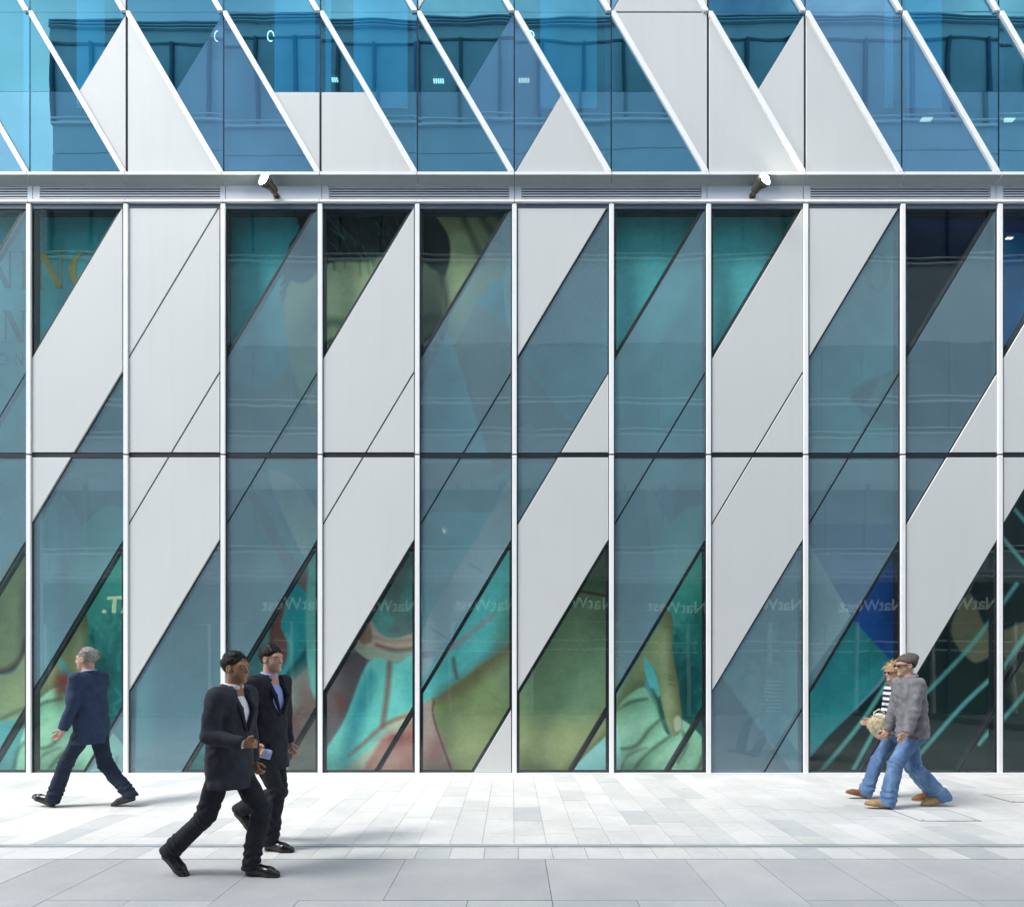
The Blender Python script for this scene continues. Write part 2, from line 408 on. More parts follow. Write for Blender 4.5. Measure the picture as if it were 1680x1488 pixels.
for a, b, lv in groups:
    x0, x1 = P(MX(a)+.5, 0)[0], P(MX(b)-.5, 0)[0]
    yf = .07
    if not lv:
        bpart(MB().panel([(x0, FZ0), (x1, FZ0), (x1, FZ1), (x0, FZ1)], yf, .13, .003), 'fascia_panel', M['fascia']); continue
    m0, m1 = x0+.10, x1-.075
    z0, z1 = P(0, 326.8, yf)[1], P(0, 302.2, yf)[1]
    fr = MB()
    fr.box(x0, m0, yf, .13, FZ0, FZ1); fr.box(m1, x1, yf, .13, FZ0, FZ1)
    fr.box(m0, m1, yf, .13, FZ0, z0); fr.box(m0, m1, yf, .13, z1, FZ1)
    lo = bpart(fr, 'louvre', M['fascia'])
    MB().box(m0, m1, .118, .1295, z0, z1).build('backing', M['black'], lo)
    n = 6; pit = (z1-z0)/n
    for i in range(n):
        zc = z0+(i+.5)*pit
        sl_ = MB(); h = pit*.22
        prof = [(yf+.002, zc+h), (yf+.002, zc-h), (yf+.007, zc-h), (yf+.007, zc+h)]
        sl_.loops([[(m0+.001, y, z) for y, z in prof], [(m1-.001, y, z) for y, z in prof]]).build('slat', M['fascia'], lo)

# ------------------------------------------------------------------ office building: upper facade
Y_UG = -.012
UY0, UYM, UY1 = 20.7, 151.0, 285.0
UP = {  # k: left triangle A B C, right triangle D E G
    -2: ('ccm', 'cmm'), -1: ('ffm', 'fff'), 0: ('ccm', 'cmm'), 1: ('cww', 'www'), 2: ('cff', 'fff'), 3: ('ccw', 'cww'), 4: ('ccm', 'cmm'), 5: ('cff', 'ffw'), 6: ('ccm', 'cmm'),
    7: ('www', 'www'), 8: ('cww', 'www'), 9: ('fff', 'fff'), 10: ('ccm', 'cmm'), 11: ('cww', 'www'), 12: ('ccm', 'cmm')}
UP1 = {k: ('ccc', 'ccc') for k in range(-3, 14)}
UP1[4] = ('ccc', 'cwc'); UP1[6] = ('cww', 'wfw'); UP1[7] = ('www', 'ccc'); UP1[8] = ('fff', 'fff')
UP1[1] = ('cww', 'ccc')
UP2 = {k: (random.choice(['cww', 'ccm', 'ccc', 'www']), random.choice(['cmm', 'www', 'ccc'])) for k in range(-4, 14)}
def UX(k, row=0): return 49.3+158.9*k
GMU = {'c': M['g_up'], 'f': M['g_upfrit'], 'm': M['g_upfilm']}
HROW = UY1-UY0
def groups3(t):
    out = []; i = 0
    while i < 3:
        j = i
        while j+1 < 3 and t[j+1] == t[i]: j += 1
        out.append((i, j, t[i])); i = j+1
    return out
def xfin(k, y): return UX(k)-4.75-(UY1-2-y)/1.712
for row, UPR in ((0, UP), (1, UP1), (2, UP2)):
    dy = -HROW*row
    for k in UPR:
        a, b = (UX(k-1), UY0+dy), (UX(k), UY0+dy)
        m, c, d = ((UX(k-1)+UX(k))/2+.0, UYM+dy), (UX(k), UYM+dy), (UX(k), UY1+dy)
        m2, e = ((UX(k)+UX(k+1))/2, UYM+dy), (UX(k+1), UY1+dy)
        Lp = {(0, 0): [a, b, m], (1, 1): [b, m, c], (2, 2): [m, c, d], (0, 1): [a, b, c, m], (1, 2): [b, d, m], (0, 2): [a, b, d]}
        Rp = {(0, 0): [b, c, m2], (1, 1): [c, m2, d], (2, 2): [m2, d, e], (0, 1): [b, d, m2], (1, 2): [c, m2, e, d], (0, 2): [b, e, d]}
        for t, D_, side in ((UPR[k][0], Lp, -1), (UPR[k][1], Rp, 1)):
            for (i, j, ty) in groups3(t):
                poly = D_[(i, j)]
                poly = clip(poly, side*-1.0, 0, side*-1.0*(UX(k)+side*.9)) if side == 1 else clip(poly, 1, 0, UX(k)-.9)
                if row == 0: poly = clip(poly, 0, 1, UY1-.8)
                cell(poly, ty, Y_UG, gap=.9 if ty == 'w' else .25, frames=None, gm=GMU)
# diagonal fins, one piece per module and row
FW = 7.8
for row in range(3):
    dy = -HROW*row
    for k in range(-2-row, 14):
        y1 = UY1-.6 if row == 0 else UY1+.9
        pts = []
        ya, yb = UY0+dy+.9, y1+dy if row else UY1-.6
        xt, xb_ = xfin(k, ya-dy)-0, xfin(k, min(yb-dy, UY1))
        poly = [(xt-FW*.62, ya), (xt+FW*.62, ya), (xb_+FW*.62, yb), (xb_-FW*.62, yb)]
        lim0, lim1 = UX(k-1)+.6, UX(k)-.6
        p2 = clip(poly, 1, 0, lim1)
        main = clean(clip(p2, -1, 0, -lim0))
        if len(main) >= 3: bpart(MB().panel(W(main, Y_UG), Y_UG-.035, Y_UG+.03, .004), 'fin', M['white'])
        tail = clean(clip(poly, 1, 0, lim0-1.2))
        if len(tail) >= 3 and abs(area(tail)) > 12: bpart(MB().panel(W(tail, Y_UG), Y_UG-.035, Y_UG+.03, .003), 'fin', M['white'])
for k in range(-3, 14):
    (x0, z1), (x1, z0) = P(UX(k)-1.2, UY0-2*HROW), P(UX(k)+1.2, UY1-1)
    bpart(MB().box(x0, x1, .001, .05, z0, z1), 'joint_strip', M['black'])
M['navy'] = pbr('navy_metal', (.015, .035, .10), .4, .2, .15, 3)
for k in range(-3, 14):
    (x0, z1), (x1, z0) = P(UX(k)-7.5, UY0-2*HROW, .1), P(UX(k)+5.0, UY1-1, .1)
    bpart(MB().box(x0, x1, .06, .20, z0, z1), 'inner_mullion', M['navy'])

# ------------------------------------------------------------------ building interior
M['roomwall'] = pbr('room_wall_blue', (.10, .36, .58), .7, 0, .2, .6)
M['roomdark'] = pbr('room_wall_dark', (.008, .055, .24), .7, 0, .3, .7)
M['ceil'] = pbr('room_ceiling', (.22, .38, .52), .8, 0, .05, 2)
M['carpet'] = pbr('carpet', (.05, .06, .08), .9, 0, .2, 6)
M['blind'] = pbr('teal_roller_blind', (.16, .50, .55), .7, 0, .1, 1.5)
ZF1 = zt_+.02; ZC1 = P(0, UY0-HROW*2)[1]
XI0, XI1 = XA+.02, XB-.02
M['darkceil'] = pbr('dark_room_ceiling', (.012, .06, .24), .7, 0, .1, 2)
def room(x0, x1, y0, y1, z0, z1, wall, ceil='ceil'):
    bpart(MB().box(x0, x1, y0, y1, z0-.1, z0), 'room_floor', M['carpet'])
    bpart(MB().box(x0, x1, y0, y1, z1, z1+.1), 'room_ceiling', M[ceil])
    bpart(MB().box(x0, x1, y1, y1+.1, z0, z1), 'room_wall', wall)
    for x in (x0, x1): bpart(MB().box(x-.05, x+.05, y0, y1, z0+.001, z1-.001), 'room_wall', wall)
room(XI0, XI1, .42, 4.6, zt_+.07, P(0, -150)[1], M['roomwall'])
for i, (xa, xb) in enumerate(((P(420, 0)[0], P(520, 0)[0]), (P(560, 0)[0], P(655, 0)[0]), (P(890, 0)[0], P(990, 0)[0]), (P(70, 0)[0], P(120, 0)[0]), (P(1500, 0)[0], P(1600, 0)[0]))):
    bpart(MB().box(xa, xb, .75, .77, P(0, 170, .7)[1], P(0, -140)[1]), 'roller_blind', M['blind'])
    bpart(MB().tube([(xa, .76, P(0, 172, .7)[1]), (xb, .76, P(0, 172, .7)[1])], .015), 'blind_bar', M['white'])
bpart(MB().box(XA, XB, .02, 6, P(0, UY0-2*HROW)[1]+.002, P(0, UY0-2*HROW)[1]+6), 'upper_storeys', M['panel'])
room(P(1480, 0)[0], XI1, .42, 5.0, .002, P(0, 338)[1], M['roomdark'], 'darkceil')
M['blueboard'] = pbr('blue_board', (.03, .34, .85), .6, 0, .1, 1)
(x0, z1), (x1, z0) = P(1628, 300, .6), P(1900, 640, .6)
bpart(MB().box(x0, x1, .6, .64, z0, z1-.5), 'blue_partition', M['blueboard'])
for x in (XA, XB): bpart(MB().box(x-.06, x+.06, .21, 6.0, .001, P(0, UY0-2*HROW)[1]), 'end_wall', M['panel'])
M['lampglow'] = NT('lamp_glow'); t_ = M['lampglow']
M['lampglow'] = t_.done(t_.n('ShaderNodeEmission', {'Color': (1, .86, .60, 1), 'Strength': .9}).outputs[0])
def ceil_light(px, py, Y, label, group, sc=1):
    x, z = P(px, py, Y)
    o = empty('ceiling_light', (x, Y, z)); tag(o, label, 'ceiling light', group); o.scale = (sc, sc, sc)
    MB().box(-.11, .11, -.05, .05, .0, .04).build('housing', M['white'], o)
    for i in range(5): MB().box(-.10+i*.042, -.10+i*.042+.022, -.045, .045, -.015, -.002).build('tube_cell', M['lampglow'], o)
    MB().tube([(0, 0, .04), (0, 0, .5)], .006, 6).build('cable', M['darkgap'], o)
UPL = [(546, 131, 'small lit ceiling light just above the white panels with a level top edge'), (720, 133, 'small lit ceiling light behind clear glass beside the level topped white panels'),
       (860, 132, 'small lit ceiling light behind fritted glass over the small white triangle panel'), (1520, 196, 'small lit ceiling light low behind the wide fritted blue panes'), (1655, 197, 'small lit ceiling light low behind clear blue glass by the last fin')]
for px, py, lb in UPL: ceil_light(px, py, 2.6, lb, 'ceiling lights on the upper floor')
for px, py, lb in ((1526, 389, 'small lit ceiling light in the near black room behind clear glass'), (1656, 391, 'small lit ceiling light in front of the bright blue partition')): ceil_light(px, py, 1.9 if px < 1600 else .5, lb, 'ceiling lights in the dark lower room', 1 if px < 1600 else .5)
M['lampsoft'] = NT('pendant_glow'); t_ = M['lampsoft']
M['lampsoft'] = t_.done(t_.n('ShaderNodeEmission', {'Color': (1, .93, .8, 1), 'Strength': 1.6}).outputs[0])
for px, lb in ((357, 'glowing ring pendant behind fritted glass beside the tall white triangle'), (444, 'glowing ring pendant behind clear glass over the level topped white panels'), (614, 'glowing ring pendant behind clear glass past the level topped white panels'), (871, 'glowing ring pendant tight against a white fin over the small white triangle'), (948, 'glowing ring pendant behind clear glass next to the wide white panels')):
    x, z = P(px, 60, 1.7)
    o = empty('pendant_ring', (x, 1.7, z)); tag(o, lb, 'pendant light', 'ring pendants on the upper floor')
    MB().tube([(0.055*math.cos(a), 0, .09*math.sin(a)) for a in [i*math.pi/9 for i in range(16)]], .008, 6).build('ring', M['lampsoft'], o)
    MB().tube([(0, 0, .095), (0, 0, 1.6)], .004, 6).build('cable', M['darkgap'], o)

# ------------------------------------------------------------------ printed mural hoarding behind the lower glazing
Y_MR = .34
STEP = 2.2
def spline(pts, n=6, closed=True):
    pts = np.array(pts, float); N = len(pts); out = []
    for i in range(N if closed else N-1):
        if closed: p0, p1, p2, p3 = pts[i-1], pts[i], pts[(i+1) % N], pts[(i+2) % N]
        else: p0, p1, p2, p3 = pts[max(i-1, 0)], pts[i], pts[i+1], pts[min(i+2, N-1)]
        for t in np.arange(n)/n:
            out.append(.5*((2*p1)+(-p0+p2)*t+(2*p0-5*p1+4*p2-p3)*t*t+(-p0+3*p1-3*p2+p3)*t**3))
    if not closed: out.append(pts[-1])
    return np.array(out)
class Paint:
    def __init__(s, x0, x1, y0, y1):
        s.nx, s.ny = int((x1-x0)/STEP)+1, int((y1-y0)/STEP)+1
        s.x = np.linspace(x0, x1, s.nx); s.y = np.linspace(y0, y1, s.ny)
        s.X, s.Y = np.meshgrid(s.x, s.y); s.C = np.zeros((s.ny, s.nx, 3))
        s.N = s.noise(.02)
    def noise(s, f, sx=1, sy=1, seed=0):
        r = np.random.RandomState(seed); v = np.zeros_like(s.X)
        for o in range(5):
            for _ in range(4):
                a = r.uniform(0, 6.28); ph = r.uniform(0, 6.28); k = f*(1.9**o)*r.uniform(.7, 1.3)
                v += np.sin((s.X*sx*math.cos(a)+s.Y*sy*math.sin(a))*k+ph+1.5*np.sin(s.Y*k*.7+ph))/(1.6**o)
        return v/4
    def sub(s, p, pad):
        i0, i1 = np.searchsorted(s.y, [p[:, 1].min()-pad, p[:, 1].max()+pad]); j0, j1 = np.searchsorted(s.x, [p[:, 0].min()-pad, p[:, 0].max()+pad])
        return slice(i0, i1), slice(j0, j1)
    def blend(s, sl, m, c):
        c = np.array(c, float)
        s.C[sl] += (c-s.C[sl])*m[..., None]
    def poly(s, pts, c, soft=3, alpha=1, smooth=True, wob=0, grad=None):
        soft = soft*.55 if soft < 8 else soft*.8
        p = spline(pts) if smooth else np.array(pts, float)
        sl = s.sub(p, soft*2+wob+4); X, Y = s.X[sl], s.Y[sl]
        if X.size == 0: return
        d = np.full(X.shape, 1e9); sg = np.ones(X.shape)
        for i in range(len(p)):
            a, b = p[i], p[i-1]; e = b-a; wx, wy = X-a[0], Y-a[1]
            t = np.clip((wx*e[0]+wy*e[1])/max(1e-9, e@e), 0, 1)
            d = np.minimum(d, (wx-e[0]*t)**2+(wy-e[1]*t)**2)
            c1, c2, c3 = Y >= a[1], Y < b[1], e[0]*wy > e[1]*wx
            fl = (c1 & c2 & c3) | (~c1 & ~c2 & ~c3); sg[fl] *= -1
        sd = sg*np.sqrt(d)+wob*s.N[sl]
        m = np.clip(.5-sd/(2*soft), 0, 1)*alpha
        if grad:
            (g0, g1, c2) = grad; g0 = np.array(g0, float); g1 = np.array(g1, float); e = g1-g0
            t = np.clip(((X-g0[0])*e[0]+(Y-g0[1])*e[1])/(e@e), 0, 1)[..., None]
            cc = np.array(c, float)*(1-t)+np.array(c2, float)*t
            s.C[sl] += (cc-s.C[sl])*m[..., None]
        else: s.blend(sl, m, c)
    def stroke(s, pts, c, wd=3, soft=2, alpha=1, smooth=True, taper=False):
        soft = soft*1.25; alpha = alpha*.82
        p = spline(pts, 6, False) if smooth and len(pts) > 2 else np.array(pts, float)
        sl = s.sub(p, wd+soft*2+4); X, Y = s.X[sl], s.Y[sl]
        if X.size == 0: return
        d = np.full(X.shape, 1e9); n = len(p)-1
        for i in range(n):
            a, b = p[i], p[i+1]; e = b-a; wx, wy = X-a[0], Y-a[1]
            t = np.clip((wx*e[0]+wy*e[1])/max(1e-9, e@e), 0, 1)
            wl = wd/2*(math.sin(math.pi*(i+.5)/n)**.5 if taper else 1)
            d = np.minimum(d, np.hypot(wx-e[0]*t, wy-e[1]*t)-wl)
        s.blend(sl, np.clip(.5-d/(2*soft), 0, 1)*alpha, c)
    def blob(s, c0, r, c, alpha=1):
        p = np.array([[c0[0]-r[0]*1.5, c0[1]-r[1]*1.5], [c0[0]+r[0]*1.5, c0[1]+r[1]*1.5]]); sl = s.sub(p, 2)
        q = ((s.X[sl]-c0[0])/r[0])**2+((s.Y[sl]-c0[1])/r[1])**2
        s.blend(sl, np.exp(-q*1.2)*alpha, c)
SKIN, SKIN2, SKIND = (132, 150, 100), (150, 172, 122), (70, 82, 52)
A = Paint(-600, 1484, 334, 1274)
A.C[:] = (38, 146, 156)
A.poly([(-700, 620), (1500, 620), (1500, 1400), (-700, 1400)], (70, 150, 155), 80, 1, False)
A.poly([(990, 300), (1500, 300), (1500, 760), (990, 760)], (62, 172, 176), 60, 1, False)
A.blend((slice(None), slice(None)), .10*np.clip(A.noise(.03, seed=3), 0, 1), (20, 100, 120))
# portrait with raised hand
A.poly([(470, 470), (484, 570), (440, 632), (360, 648), (360, 800), (720, 800), (850, 740), (850, 560), (700, 470)], (104, 116, 104), 5)
A.poly([(508, 420), (690, 400), (740, 440), (732, 560), (705, 650), (640, 745), (560, 740), (518, 690), (478, 600), (468, 480)], SKIN, 4, grad=((600, 470), (738, 560), (52, 62, 42)))
A.poly([(525, 470), (640, 455), (650, 520), (560, 540)], SKIN2, 22, .8)
A.poly([(505, 334), (488, 385), (470, 432), (462, 452), (500, 470), (540, 440), (600, 428), (650, 405), (690, 420), (735, 452), (742, 400), (722, 366), (700, 340), (690, 320)], (5, 18, 20), 5, wob=7)
rs = np.random.RandomState(4)
for i in range(150):
    x = rs.uniform(528, 690); y = rs.uniform(352, 428); l = rs.uniform(10, 34); dx = (x-670)*-.14+rs.uniform(-4, 4)
    A.stroke([(x, y), (x+dx*.5+2, y+l*.5), (x+dx, y+l)], (88, 138, 112), 1.4, 1.3, rs.uniform(.1, .6), False)
for i in range(70):
    x = rs.uniform(466, 505); y = 470-(x-466)*2.6+rs.uniform(-22, 22)
    A.stroke([(x, y), (x-6, y+12)], (5, 22, 24), 2, 1.5, .7, False)
for i in range(14):
    x = rs.uniform(530, 690); A.stroke([(x, 415), (x+rs.uniform(-5, 5), 440+rs.uniform(-8, 14))], (14, 34, 26), 2, 2, .5, False)
for ex, ey, sg in ((548, 566, 1), (712, 560, -1)):
    A.stroke([(ex-26, ey-30), (ex, ey-38), (ex+26, ey-28)], (24, 52, 40), 12, 6, .85)
    A.poly([(ex-18, ey+6), (ex, ey-8), (ex+20, ey+4), (ex, ey+16)], (134, 180, 168), 3)
    A.blob((ex+2, ey+4), (9, 10), (6, 18, 18)); A.stroke([(ex-20, ey+4), (ex, ey-9), (ex+22, ey+3)], (8, 22, 18), 5, 2)
    A.stroke([(ex-18, ey+22), (ex, ey+27), (ex+18, ey+20)], (60, 84, 58), 4, 4, .8)
A.poly([(612, 560), (640, 560), (662, 650), (640, 668), (606, 660)], (116, 134, 90), 10, .7)
A.stroke([(590, 700), (636, 706), (676, 698)], (80, 52, 42), 8, 4)
A.poly([(698, 330), (846, 326), (850, 430), (792, 480), (735, 575), (726, 480), (738, 425), (736, 390), (720, 362)], SKIN, 3, grad=((730, 420), (830, 380), (112, 132, 90)))
A.blob((745, 480), (26, 40), SKIN2, .7); A.blob((765, 380), (20, 34), SKIN2, .5)
for q in ([(752, 338), (768, 375), (792, 428)], [(780, 338), (800, 372), (822, 400)], [(810, 338), (828, 362), (846, 378)]):
    A.stroke(q, (36, 52, 32), 7, 5, .9)
A.stroke([(724, 450), (732, 500), (728, 590)], (30, 40, 28), 6, 5, .8)
A.poly([(735, 540), (690, 640), (680, 760), (806, 760)], (84, 172, 186), 3, smooth=False)
A.poly([(838, 420), (826, 470), (834, 540), (852, 580), (852, 400)], (110, 185, 200), 4)
A.poly([(846, 585), (945, 705), (948, 760), (846, 760)], (96, 116, 128), 3, smooth=False)
# frit-hidden middle shapes
for (pts, c, al) in (([(95, 800), (160, 905), (205, 900), (205, 780)], (70, 120, 130), .7), ([(100, 815), (128, 1010), (180, 915), (150, 890)], (110, 165, 180), .8),
                     ([(1060, 800), (1095, 1000), (1150, 905), (1110, 880)], (120, 175, 190), .8), ([(1110, 800), (1165, 810), (1165, 900), (1112, 890)], (90, 110, 115), .6),
                     ([(1400, 640), (1478, 610), (1478, 700), (1420, 680)], (60, 90, 90), .5), ([(1395, 655), (1440, 620), (1425, 655)], (50, 70, 60), .8)):
    A.poly(pts, c, 5, al)
def hand_cloth(ox):
    """thumb pressing a green sheet, printed twice along the wall"""
    q = lambda pts: [(x+ox, y) for x, y in pts]
    A.poly(q([(1085, 880), (1175, 860), (1175, 1275), (1090, 1275), (1080, 1060)]), (66, 178, 160), 4, grad=((1130+ox, 930), (1125+ox, 1100), (12, 92, 92)))
    r2 = np.random.RandomState(9)
    for i in range(60):
        x, y = r2.uniform(1105, 1165)+ox, r2.uniform(990, 1230)
        A.stroke([(x, y), (x+r2.uniform(-14, 14), y+r2.uniform(6, 20)), (x+r2.uniform(-10, 10), y+r2.uniform(18, 34))], [(8, 70, 72), (70, 165, 152), (20, 110, 108)][i % 3], r2.uniform(2, 6), 3, .5)
    A.blob((1125+ox, 1130), (18, 50), (6, 58, 62), .8)
    A.poly(q([(1000, 1170), (1055, 1068), (1060, 1110), (1048, 1140), (1015, 1170), (1000, 1190)]), SKIN, 3, grad=((1030+ox, 1100), (1040+ox, 1150), (80, 90, 58)))
    A.poly(q([(1056, 1075), (1063, 1076), (1084, 1132), (1076, 1142), (1060, 1110)]), (76, 182, 182), 2)
    A.poly(q([(1005, 1178), (1050, 1128), (1072, 1150), (1096, 1205), (1120, 1180), (1175, 1240), (1175, 1290), (1000, 1290)]), (128, 196, 158), 3)
    for s_ in ([(1012, 1166), (1034, 1152), (1062, 1146)], [(1006, 1228), (1042, 1224), (1066, 1196), (1088, 1176)], [(1040, 1262), (1062, 1236), (1104, 1204)], [(1016, 1268), (1030, 1240), (1060, 1226)], [(1152, 1240), (1148, 1256), (1136, 1270)], [(1120, 1200), (1126, 1222), (1112, 1250)], [(1070, 1130), (1082, 1156), (1090, 1180)]):
        A.stroke(q([(a+2, b+6) for a, b in s_]), (88, 140, 104), 12, 7, .6, taper=True); A.stroke(q(s_), (40, 58, 36), 4, 2.4, .95, taper=True)
    for s_ in ([(1020, 1205), (1050, 1186), (1070, 1178)], [(1075, 1250), (1104, 1228), (1118, 1216)], [(1020, 1250), (1040, 1240), (1070, 1214)]):
        A.stroke(q(s_), (168, 222, 186), 8, 6, .7, taper=True)
    A.poly(q([(1094, 1000), (1104, 1018), (1103, 1062), (1112, 1120), (1119, 1180), (1115, 1202), (1100, 1204), (1086, 1155), (1077, 1104), (1062, 1082), (1054, 1068), (1078, 1030)]), SKIN, 2.5, grad=((1085+ox, 1100), (1116+ox, 1096), (88, 96, 60)))
    A.stroke(q([(1090, 1040), (1092, 1100), (1100, 1160)]), (168, 186, 140), 10, 7, .6)
    A.poly(q([(1106, 1178), (1116, 1176), (1118, 1194), (1108, 1199)]), (162, 176, 146), 2)
    for yy in (1108, 1114, 1122): A.stroke(q([(1098, yy), (1106, yy+2), (1111, yy)]), (84, 84, 52), 1.8, 1.6, .8)
hand_cloth(0); hand_cloth(-960)
A.blob((105, 1117), (14, 18), (150, 56, 44)); A.blob((98, 1135), (10, 18), (100, 56, 44), .7)
A.poly([(-30, 1000), (46, 890), (46, 1058), (28, 1092), (-30, 1104)], (112, 132, 88), 4); A.blob((40, 1010), (10, 60), (60, 76, 50), .7)
A.stroke([(-20, 1104), (12, 1100), (34, 1082), (44, 1050)], (52, 20, 12), 9, 4)
A.poly([(-30, 1112), (20, 1104), (46, 1070), (46, 1165), (-30, 1180)], (124, 144, 98), 5)
for s_ in ([(0, 1180), (20, 1170), (44, 1160)], [(2, 1240), (22, 1200), (44, 1190)], [(20, 1268), (30, 1230), (44, 1215)]): A.stroke(s_, (44, 80, 60), 4, 3, .9)
# paint-smeared figure
A.poly([(362, 760), (524, 760), (524, 1290), (362, 1290)], (66, 128, 132), 3, smooth=False)
A.poly([(440, 780), (484, 790), (524, 850), (524, 945), (500, 918)], (150, 168, 150), 3)
A.poly([(408, 810), (434, 826), (470, 900), (524, 965), (524, 1018), (490, 985), (450, 900)], (104, 86, 88), 5, wob=2)
A.poly([(482, 955), (522, 1000), (522, 1065), (474, 1110), (448, 1128), (452, 1080), (462, 1030), (474, 985)], (16, 132, 142), 4)
A.poly([(455, 985), (467, 988), (461, 1025), (473, 1058), (464, 1092), (440, 1082), (446, 1012)], (98, 62, 58), 3, wob=2)
A.stroke([(470, 1040), (478, 1062), (472, 1092), (452, 1118)], (130, 160, 130), 4, 3, .7)
A.poly([(520, 1040), (470, 1105), (448, 1130), (452, 1142), (500, 1100), (522, 1080)], (8, 78, 84), 5)
A.poly([(522, 1080), (498, 1108), (455, 1140), (445, 1290), (524, 1290)], (92, 96, 90), 6, wob=3)
A.poly([(500, 1090), (455, 1150), (455, 1200), (524, 1130)], (120, 130, 124), 14, .7, wob=4)
A.blob((478, 1200), (22, 26), (96, 60, 54)); A.blob((505, 1150), (20, 40), (110, 84, 82), .8)
for i in range(8): A.stroke([(476, 1190), (470+i*5, 1176-(i % 3)*8)], (98, 64, 56), 4, 3, .6, False)
A.poly([(447, 1230), (475, 1268), (450, 1275)], (150, 172, 148), 4)
A.poly([(522, 870), (690, 850), (690, 1060), (522, 1160)], (84, 166, 158), 4)
A.poly([(522, 1150), (588, 1058), (612, 1082), (566, 1180), (528, 1252)], (92, 86, 92), 6, wob=2); A.blob((556, 1150), (12, 20), (110, 60, 56), .7)
for s_, wd, al in (([(640, 1000), (655, 945), (676, 925)], 9, .6), ([(655, 1035), (652, 990), (662, 950)], 12, .5), ([(672, 1040), (668, 1010)], 8, .7)): A.stroke(s_, (120, 92, 92), wd, 6, al)
A.blob((650, 1035), (16, 9), (120, 116, 120), .7)
A.poly([(604, 1010), (622, 1040), (650, 1048), (688, 1038), (688, 1064), (640, 1066), (588, 1058), (590, 1036)], (186, 172, 150), 2.5, wob=2)
A.poly([(588, 1036), (602, 1016), (610, 1050), (592, 1056)], (126, 92, 66), 5, .8)
A.stroke([(618, 1058), (650, 1066), (688, 1062)], (140, 70, 58), 5, 2.5); A.stroke([(612, 1044), (640, 1052), (676, 1050)], (160, 110, 92), 3, 3, .8)
A.poly([(580, 1052), (606, 1060), (650, 1072), (688, 1068), (688, 1074), (646, 1086), (606, 1082), (584, 1066)], (152, 166, 144), 2)
A.poly([(606, 1084), (650, 1088), (690, 1074), (690, 1175), (650, 1178), (612, 1226), (560, 1275), (528, 1272), (530, 1238), (566, 1178)], (96, 206, 192), 3, grad=((640, 1120), (560, 1240), (88, 196, 184)))
A.poly([(596, 1110), (616, 1110), (598, 1180), (576, 1240), (560, 1236)], (44, 160, 172), 10, .9); A.poly([(660, 1100), (690, 1090), (690, 1150), (664, 1150)], (70, 180, 180), 12, .8)
A.stroke([(639, 1088), (636, 1130), (628, 1190)], (128, 72, 62), 8, 3, .95)
A.poly([(560, 1275), (612, 1222), (650, 1178), (690, 1166), (700, 1200), (640, 1275)], (172, 184, 156), 4)
A.stroke([(572, 1240), (600, 1216), (632, 1188), (672, 1172)], (152, 70, 44), 6, 2.5, .95, taper=True)
A.poly([(604, 1278), (622, 1222), (660, 1204), (684, 1176), (748, 1190), (752, 1278)], (168, 116, 106), 6, wob=4)
A.blob((652, 1212), (26, 12), (150, 76, 74)); A.blob((700, 1258), (30, 16), (164, 100, 96), .9); A.blob((640, 1250), (20, 14), (180, 140, 126), .8)
A.poly([(684, 840), (852, 840), (852, 1150), (684, 1165)], (74, 184, 184), 3, smooth=False)
A.poly([(690, 1040), (795, 860), (835, 790), (845, 800), (845, 880), (735, 1042), (694, 1110)], (184, 192, 190), 3, .9)
A.stroke([(770, 925), (792, 938)], (110, 120, 124), 2, 1.5); A.stroke([(706, 1030), (728, 1044)], (110, 120, 124), 2, 1.5)
A.poly([(684, 1070), (738, 1058), (800, 1012), (815, 1008), (780, 1036), (740, 1068), (684, 1082)], (150, 140, 146), 4, .85)
A.stroke([(744, 1080), (746, 1095), (750, 1112)], (92, 60, 58), 4, 2.5)
OL = [(706, 1148), (722, 1140), (780, 1096), (845, 1036), (852, 870), (1008, 860), (1008, 1196), (990, 1212), (955, 1244), (922, 1282), (745, 1282), (730, 1240), (712, 1182)]
A.poly(OL, (122, 142, 92), 3)
A.poly([(846, 980), (1006, 950), (1006, 1170), (850, 1180)], (98, 134, 100), 40, .9)
A.poly([(760, 1200), (1000, 1190), (930, 1290), (740, 1290)], (152, 164, 104), 30, .8)
A.stroke([(726, 1142), (782, 1104), (845, 1050)], (104, 66, 44), 14, 12, .8); A.stroke([(1000, 1205), (960, 1240), (925, 1278)], (58, 50, 34), 12, 10, .8)
A.stroke([(940, 968), (972, 973), (1006, 980)], (96, 28, 14), 3.5, 1.6)
A.poly([(856, 1010), (880, 960), (1004, 900), (1004, 965), (940, 966)], (70, 104, 74), 12, .6)
A.poly([(686, 1170), (708, 1146), (716, 1186), (748, 1282), (684, 1282)], (160, 140, 130), 3, wob=3)
A.blob((712, 1235), (20, 30), (160, 104, 98), .9); A.blob((730, 1262), (16, 14), (200, 140, 128), .8); A.stroke([(712, 1150), (712, 1180), (745, 1275)], (70, 30, 20), 2, 1.5)
A.poly([(1012, 1190), (996, 1206), (962, 1238), (926, 1282), (1012, 1282)], (126, 226, 206), 3)
A.poly([(1165, 860), (1330, 860), (1330, 1282), (1165, 1282)], (120, 182, 188), 3, smooth=False)
A.poly([(1164, 1096), (1186, 1112), (1310, 1282), (1164, 1282)], (82, 94, 106), 3, smooth=False)
